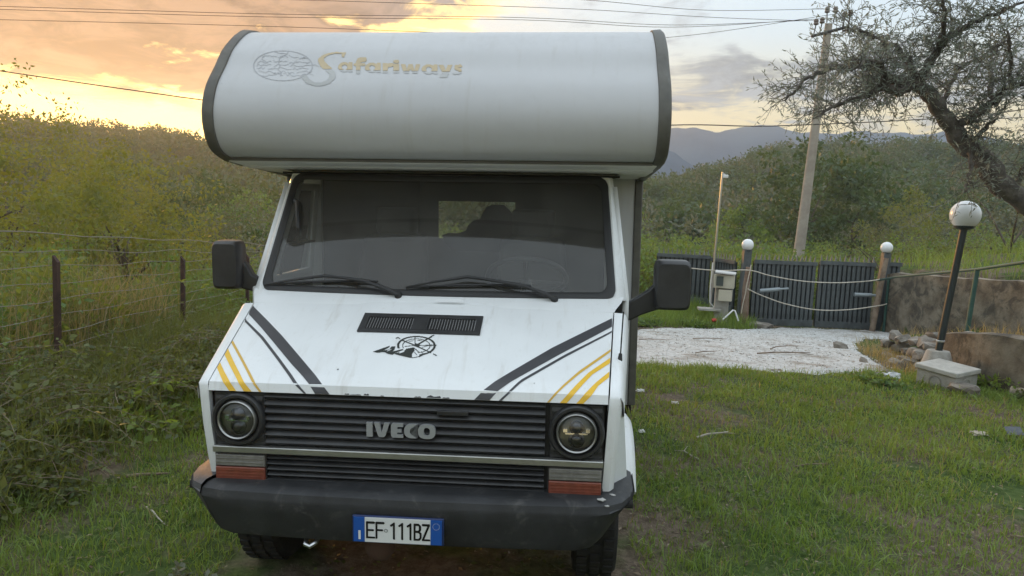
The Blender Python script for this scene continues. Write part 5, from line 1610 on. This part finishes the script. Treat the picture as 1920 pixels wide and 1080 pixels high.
def scatter(n, x0, x1, y0, y1, pw=1.4):
    """points in a rectangle, thinned with distance from the viewer's side"""
    x = RNG.uniform(x0, x1, n); y = y0 + (y1 - y0) * RNG.random(n) ** pw
    return x, y


def lawn(n, x0, x1, y0, y1, pw, h0, h1, w0, w1, lean, cut=-.42, far=0.):
    x, y = scatter(n, x0, x1, y0, y1, pw)
    k = noise2(x, y, 1.5, 1.) + .35 * noise2(x, y, 6., 5.)
    keep = (k > cut + RNG.normal(0, .12, n)) & ~under_van(x, y) & ~in_drive(x, y) & (x < line_x(LWP, y) - .03)
    x, y, k = x[keep], y[keep], k[keep]; m = len(x)
    d = np.hypot(x, y)
    H_ = RNG.uniform(h0, h1, m) * (1 + .55 * np.clip(noise2(x, y, 2.6, 9.), -.5, 1)) * (1 + .9 * sstep(-x, 1.8, 3.4))
    W_ = RNG.uniform(w0, w1, m) * (.7 + .16 * d)
    V, F = blades(np.stack([x, y, gz(x, y) - .004], 1), H_, W_, lean)
    rn = np.clip(.45 + .30 * noise2(x, y, 1.1, 13.) + RNG.normal(0, .22, m), 0, 1)
    return V, F, np.repeat(rn, 2)


def join(parts):
    Vs, Fs, Rs = [], [], []; b = 0
    for V, F, r_ in parts:
        Vs.append(V); Fs.append(F + b); Rs.append(r_); b += len(V)
    return np.vstack(Vs), np.vstack(Fs), np.concatenate(Rs)


V, F, r_ = join([lawn(175000, -4.1, 7.6, 1.3, 9.4, 1.35, .025, .070, .0030, .0055, .60), lawn(42000, .6, 8.2, 1.3, 9.2, 1.2, .06, .13, .0035, .006, .75, cut=.10),
                 lawn(14000, -4.2, -1.2, 2.0, 7.5, 1.0, .05, .12, .003, .005, .6, cut=-.1)])
tag(np_mesh('lawn_grass', V, F, G_LAWN, r_), 'short patchy green grass of the lawn', 'grass', kind='stuff')
V, F, r_ = lawn(13000, -4.1, 7.4, 1.4, 9.2, 1.3, .03, .10, .002, .0036, .95, cut=-.6)
tag(np_mesh('dry_grass', V, F, G_DRY, r_), 'dry straw blades mixed into the lawn', 'grass', kind='stuff')
# low broad-leaved weeds and litter between the blades
def ground_leaves(n, x0, x1, y0, y1, L0, L1, asp, mat, name, lb, cut, zoff, cat, pw=1.3, tilt=.35, keepdrive=False):
    x, y = scatter(n, x0, x1, y0, y1, pw); k = noise2(x, y, 2.1, 21.)
    keep = (k > cut) & (x < line_x(LWP, y) - .03)
    if not keepdrive: keep &= ~in_drive(x, y)
    x, y = x[keep], y[keep]; m = len(x); az = RNG.uniform(0, 6.28, m)
    D = unit(np.stack([np.cos(az), np.sin(az), RNG.uniform(-.05, tilt, m)], 1)); N = unit(np.stack([RNG.normal(0, .3, m), RNG.normal(0, .3, m), np.ones(m)], 1))
    L_ = RNG.uniform(L0, L1, m)
    V, F = leaves(np.stack([x, y, gz(x, y) + zoff * RNG.random(m)], 1), D, L_, L_ * asp, .08, N)
    return tag(np_mesh(name, V, F, mat, RNG.random(m)), lb, cat, kind='stuff')


ground_leaves(24000, -4.1, 7.4, 1.4, 9.2, .015, .042, .55, L_BRAM, 'lawn_weeds', 'small broad-leaved weeds in the lawn', .0, .045, 'weeds')
ground_leaves(9000, -4.1, 7.4, 1.4, 9.4, .012, .045, .40, L_LITTER, 'leaf_litter', 'dry leaf litter strewn over lawn and soil', -.3, .02, 'litter', tilt=.1)
ground_leaves(7000, .8, 8.3, 8.8, 16.2, .02, .10, .3, L_LITTER, 'leaf_litter', 'brown litter strewn over the white gravel', .05, .03, 'litter', 1.0, .1, True)

# tall weeds along both sides of the wire fence
def tall(n, x0, x1, y0, y1, h0, h1, w0, w1, lean, mat, name, lb, pw=1., keep=None, cat='grass'):
    x, y = scatter(n, x0, x1, y0, y1, pw); k = noise2(x, y, 1.2, 31.)
    ok = k > -.55 + RNG.normal(0, .15, n)
    if keep is not None: ok &= keep(x, y)
    ok &= ~in_drive(x, y)
    x, y = x[ok], y[ok]; m = len(x)
    H_ = RNG.uniform(h0, h1, m) * (1 + .3 * noise2(x, y, .9, 41.))
    V, F = blades(np.stack([x, y, gz(x, y) - .02], 1), H_, RNG.uniform(w0, w1, m), lean)
    rn = np.clip(.45 + .35 * noise2(x, y, .8, 17.) + RNG.normal(0, .2, m), 0, 1)
    return tag(np_mesh(name, V, F, mat, np.repeat(rn, 2)), lb, cat, kind='stuff')


tall(6500, -7.0, -4.15, 2.5, 13, .25, 1.0, .006, .013, .30, G_GREENT, 'tall_grass', 'tall half-dry grass standing behind the wire fence', 1.)
tall(1000, -5.2, -4.2, 6.0, 9.5, .6, 1.25, .006, .013, .34, G_DRY, 'dry_reeds', 'pale dry reeds behind the wire fence', 1.)
tall(20000, -4.15, -2.5, 2.2, 9.6, .14, .62, .004, .009, .5, G_GREENT, 'verge_grass', 'rough verge grass along the foot of the wire fence', 1., lambda x, y: RNG.random(len(x)) < np.clip((-x - 2.6) / 1.1, 0.03, 1))
tall(5200, 2.3, 5.3, 15.1, 17.5, .10, .42, .006, .014, .4, G_LAWN, 'bank_grass', 'rough green grass on the bank around the meter cabinet', 1.)
tall(9000, 9.0, 17, 7.5, 19, .15, .45, .008, .018, .4, G_LAWN, 'slope_grass', 'green grass on the slope above the retaining wall', 1., lambda x, y: x > line_x(UW, y) + .15)
tall(1500, 5.4, 9.5, 8.6, 15.5, .06, .28, .005, .011, .5, G_DRY, 'terrace_grass', 'sparse dry grass on the terrace between the walls', 1., lambda x, y: (x > line_x(LWP, y) + .15) & (x < line_x(UW, y) - .1))
tall(2200, 4.5, 5.9, 9.0, 12.4, .08, .30, .004, .009, .6, G_DRY, 'wall_foot_grass', 'yellowed grass at the foot of the rubble wall', 1.)
tall(1800, 1.2, 5.1, 8.5, 9.25, .05, .16, .004, .008, .5, G_LAWN, 'gravel_edge_grass', 'grass fringe along the near edge of the gravel', 1.)


def bramble(name, x, y, r, h, n, mat, L, lb, cat='bramble', group=None):
    """arching canes with leaflets"""
    t = empty(name, (x, y, G(x, y))); tag(t, lb, cat, group)
    cm = MB(); C_, D_ = [], []
    for k in range(n):
        a = RNG.uniform(0, 6.28); p = np.array([RNG.normal(0, r * .25), RNG.normal(0, r * .25), 0.]); d = np.array([math.cos(a) * .55, math.sin(a) * .55, 1.]); ln = h * RNG.uniform(.6, 1.5); pts = [p]
        for s_ in range(9):
            d = d + np.array([math.cos(a) * .10, math.sin(a) * .10, -.17]) + RNG.normal(0, .07, 3); d = d / np.linalg.norm(d)
            p = p + d * ln / 9
            if p[2] < .015 and s_ > 4: break
            p[2] = max(p[2], .012)
            pts.append(p)
            for q in range(4):
                C_.append(p + RNG.normal(0, .012, 3)); v = d * .3 + RNG.normal(0, .7, 3) + np.array([0, 0, .1]); D_.append(v / np.linalg.norm(v))
        if len(pts) > 1: cm.tube([tuple(q) for q in pts], list(np.linspace(.0032, .0014, len(pts))), 4, caps=False)
    cm.build('canes', TWIG, t)
    C_ = np.array(C_); D_ = np.array(D_); m = len(C_)
    N = unit(np.stack([RNG.normal(0, .5, m), RNG.normal(0, .5, m), np.ones(m)], 1))
    l = RNG.uniform(L * .6, L * 1.3, m); V, F = leaves(C_, D_, l, l * .6, .08, N)
    np_mesh('leaves', V, F, mat, RNG.random(m), t)
    return t


BR = [('bramble_bush', -3.55, 4.7, .6, 1.05, 90, L_BRAM, .055, 'bramble bush in the left corner in front of the nearest fence post'),
      ('bramble_bush', -3.35, 5.9, .6, 1.0, 90, L_BRAM, .050, 'bramble bush at the foot of the nearest fence post'),
      ('bramble_bush', -3.0, 6.9, .6, .8, 80, L_BRAM, .048, 'bramble bush between the fence posts, left of the van'),
      ('bramble_bush', -3.2, 8.4, .6, .85, 70, L_BRAM, .048, 'bramble bush under the second fence post'),
      ('bramble_bush', -2.8, 9.6, .6, .9, 60, L_BRAM, .05, 'bramble bush close behind the left front wing'),
      ('bramble_bush', -3.75, 7.6, .6, 1.05, 80, L_BRAM, .05, 'bramble bush climbing the wire mesh midway between the two near posts'),
      ('bramble_bush', -4.5, 5.2, .6, 1.2, 80, L_BRAM, .055, 'tall bramble bush behind the wire mesh at the left edge'),
      ('bramble_bush', -3.05, 4.1, .5, .55, 60, L_BRAM, .05, 'low bramble bush at the left edge of the lawn'),
      ('young_shoot', -2.95, 5.45, .16, .62, 9, L_YOUNG, .075, 'pale green young shoot in front of the brambles beside the nearest fence post'),
      ('young_shoot', -3.05, 7.6, .14, .50, 8, L_YOUNG, .06, 'pale green shoot below the second fence post'),
      ('weed_clump', -2.35, 5.55, .22, .22, 26, L_BRAM, .045, 'low leafy weed clump on the lawn left of the headlight'),
      ('weed_clump', -1.45, 3.12, .16, .13, 20, L_GREY, .04, 'small bluish weed clump beside the left front tyre'),
      ('weed_clump', -2.6, 4.15, .2, .16, 24, L_BRAM, .04, 'low weed clump on the lawn near the left edge'),
      ('weed_clump', 4.25, 8.35, .3, .22, 34, L_GREEN, .05, 'leafy weeds on the lawn left of the concrete box'),
      ('weed_clump', 5.55, 8.45, .16, .42, 22, L_YOUNG, .06, 'yellow-green weed growing between the concrete box and the low wall'),
      ('weed_clump', 5.75, 7.9, .2, .3, 24, L_BRAM, .045, 'dark weeds at the foot of the low wall right of the concrete box'),
      ('weed_clump', 2.6, 15.0, .5, .45, 40, L_GREEN, .07, 'green weeds on the bank behind the right door mirror'),
      ('weed_clump', 3.9, 15.35, .4, .32, 40, L_GREEN, .06, 'green weeds around the red scrap on the bank'),
      ('weed_clump', 1.75, 13.9, .4, .55, 34, L_GREEN, .07, 'green weeds beside the camper body at the gravel edge')]
BR += [('shoot_bush', x, y, .35, h, n, m, L, lb) for x, y, h, n, m, L, lb in [
    (-4.95, 6.1, 1.7, 16, L_SHRUB, .085, 'bush of long leafy shoots behind the fence just left of the nearest post'),
    (-5.3, 8.1, 1.9, 16, L_SHRUB, .085, 'bush of long leafy shoots behind the fence midway between the posts'),
    (-5.1, 10.2, 1.6, 16, L_GREEN, .08, 'greener bush of long shoots behind the second fence post'),
    (-6.3, 7.0, 2.3, 18, L_SHRUB, .09, 'tall bush of drooping shoots at the left edge behind the fence'),
    (-5.0, 4.8, 1.5, 14, L_BRAM, .08, 'dark bush of shoots behind the fence in the left corner'),
    (9.2, 20.2, 2.3, 16, L_GREEN, .12, 'arching shoots behind the gate just left of the utility pole'),
    (11.3, 20.8, 2.4, 16, L_GREEN, .12, 'arching shoots behind the gate just right of the right gate lamp'),
    (7.2, 20.0, 2.2, 16, L_SHRUB, .12, 'arching shoots behind the gate between the left gate lamp and the utility pole'),
    (4.6, 20.5, 2.3, 16, L_SHRUB, .12, 'arching shoots behind the picket fence left of the meter cabinet')]]
for a in BR: bramble(*a[:8], a[8], 'weed' if 'weed' in a[0] else ('bush' if 'bush' in a[0] else 'shoot'))

# ================================================================== small things lying about
def stick(x, y, ln, az, r, lb, mat=TWIG, kink=.2, group=None, name='stick'):
    p0 = Vector((x, y, G(x, y) + r + .012)); d = Vector((math.cos(az), math.sin(az), 0)); s_ = Vector((-d.y, d.x, 0))
    pts = [p0, p0 + d * ln * .35 + s_ * ln * kink * .4 + Vector((0, 0, .01)), p0 + d * ln * .7 + s_ * ln * kink * .3 + Vector((0, 0, .015)), p0 + d * ln + s_ * ln * kink]
    for q in pts: q.z = max(q.z, G(q.x, q.y) + r + .008) + (.02 if in_drive(np.array(q.x), np.array(q.y)) else 0)
    t = MB().tube(pts, [r, r * .9, r * .75, r * .4], 6)
    if kink > .15: t.tube([pts[2], pts[2] + (d * .6 - s_) * ln * .25 + Vector((0, 0, .02))], [r * .6, r * .25], 5)
    return tag(t.build(name, mat, None, smooth=60), lb, 'stick', group)


PALE = pm('pale_stick', (.42, .38, .32), .85, var=.2)
SG = 'dry sticks on the ground'
stick(1.55, 5.85, .38, .35, .009, 'forked pale dry stick on the lawn right of the van', PALE, .25, SG)
stick(1.45, 5.35, .24, 2.0, .006, 'thin pale twig crossing the lawn below the forked stick', PALE, .2, SG)
stick(2.15, 5.3, .28, .1, .006, 'dry brown twig on the bare patch in the middle of the lawn', TWIG, .2, SG)
stick(3.0, 4.2, .35, -.6, .007, 'dry brown twig on the dark bare soil at lower right', TWIG, .2, SG)
stick(3.3, 4.35, .22, .5, .006, 'short twig crossing the soil patch at lower right', TWIG, .1, SG)
stick(-2.05, 4.1, .30, -.9, .006, 'pale straw twig on the lawn left of the bumper', PALE, .1, SG)
stick(-2.4, 4.55, .26, .1, .012, 'broken brown bark piece on the bare spot left of the bumper', WOODP, .05, SG)
stick(3.6, 10.6, .9, .1, .012, 'long brown branch on the gravel nearest the rubble wall', TWIG, .2, SG)
stick(4.0, 11.2, .6, .5, .010, 'crooked twig on the gravel behind the long branch', TWIG, .35, SG)
stick(2.1, 11.9, .5, -.1, .008, 'thin twig on the gravel in the middle', TWIG, .15, SG)
stick(2.6, 10.2, .35, .3, .008, 'short twig on the gravel near the lawn', TWIG, .2, SG)
stick(3.1, 12.4, .6, .05, .009, 'straight twig on the gravel towards the gate', TWIG, .1, SG)
log = MB().tube([(5.55, 8.02, .06), (5.85, 7.62, .07), (6.35, 7.05, .08)], [.055, .05, .045], 10)
tag(log.build('fallen_log', pm('bleached_log', (.34, .28, .21), .9, var=.25, vs=8, bump=.4, bs=25), None, smooth=50), 'bleached wooden log lying along the foot of the low wall', 'log')


def crumple(name, c, s, mat, seed, lb, cat):
    r_ = random.Random(seed); bm = bmesh.new(); bmesh.ops.create_icosphere(bm, subdivisions=3, radius=1.)
    for v in bm.verts:
        p = v.co.normalized(); k = .7 + .35 * abs(math.sin(p.x * 5 + seed) * math.cos(p.y * 6 + 1)) + .3 * math.sin(p.z * 7 + p.x * 4) * .5 + r_.uniform(-.08, .08)
        v.co = Vector((p.x * s[0] * k, p.y * s[1] * k, max(p.z, -.4) * s[2] * k))
    me = bpy.data.meshes.new(name); bm.to_mesh(me); bm.free()
    o = link(name, me, mat, None, 25); o.location = c
    return tag(o, lb, cat)


crumple('plastic_bag', (5.62, 7.62, G(5.62, 7.62) + .06), (.13, .11, .12), BAGM, 3, 'crumpled white plastic bag lying by the bleached log', 'bag')
crumple('white_rag', (4.52, 8.60, G(4.5, 8.6) + .05), (.13, .08, .06), BAGM, 5, 'dirty white rag on the ground left of the concrete box', 'rag')
crumple('paper_scrap', (1.36, 7.45, G(1.36, 7.45) + .02), (.05, .03, .02), WHITEPL, 7, 'white paper scrap on the lawn nearest the camper side', 'paper')
crumple('paper_scrap', (1.62, 7.0, G(1.62, 7.0) + .02), (.045, .035, .015), pm('grey_paper', (.5, .48, .44), .8), 8, 'greyish flat paper scrap on the worn patch of lawn', 'paper')
crumple('paper_scrap', (1.12, 5.95, G(1.12, 5.95) + .02), (.03, .025, .018), WHITEPL, 9, 'small white paper scrap beside the front wing flare', 'paper')
crumple('cardboard_scrap', (4.15, 6.35, G(4.15, 6.35) + .02), (.09, .06, .02), pm('pale_card', (.42, .37, .30), .9, var=.15), 11, 'pale cardboard scrap in the grass at right', 'scrap')
tag(MB().prism([(4.42, 6.36, .02), (4.55, 6.34, .03), (4.56, 6.41, .07), (4.43, 6.43, .06)], (.01, .03, .015)).build('plastic_tray', pm('dark_tray', (.06, .065, .075), .4), None, bevel=.006), 'dark broken plastic tray in the grass at right', 'tray')

# ================================================================== evening haze
hb = MB().box((0, 240, 32), (1180, 860, 80))
hz = hb.build('haze', None); tag(hz, kind='stuff')
hm = bpy.data.materials.new('evening_haze'); hm.use_nodes = True
t = NT(hm.node_tree); t.n.remove(t.n['Principled BSDF'])
pv = t.add('ShaderNodeVolumePrincipled')
pv.inputs['Color'].default_value = (.84, .90, 1.0, 1); pv.inputs['Density'].default_value = .00105; pv.inputs['Anisotropy'].default_value = .62
t.l.new(pv.outputs[0], t.n['Material Output'].inputs['Volume'])
hz.data.materials.clear(); hz.data.materials.append(hm)
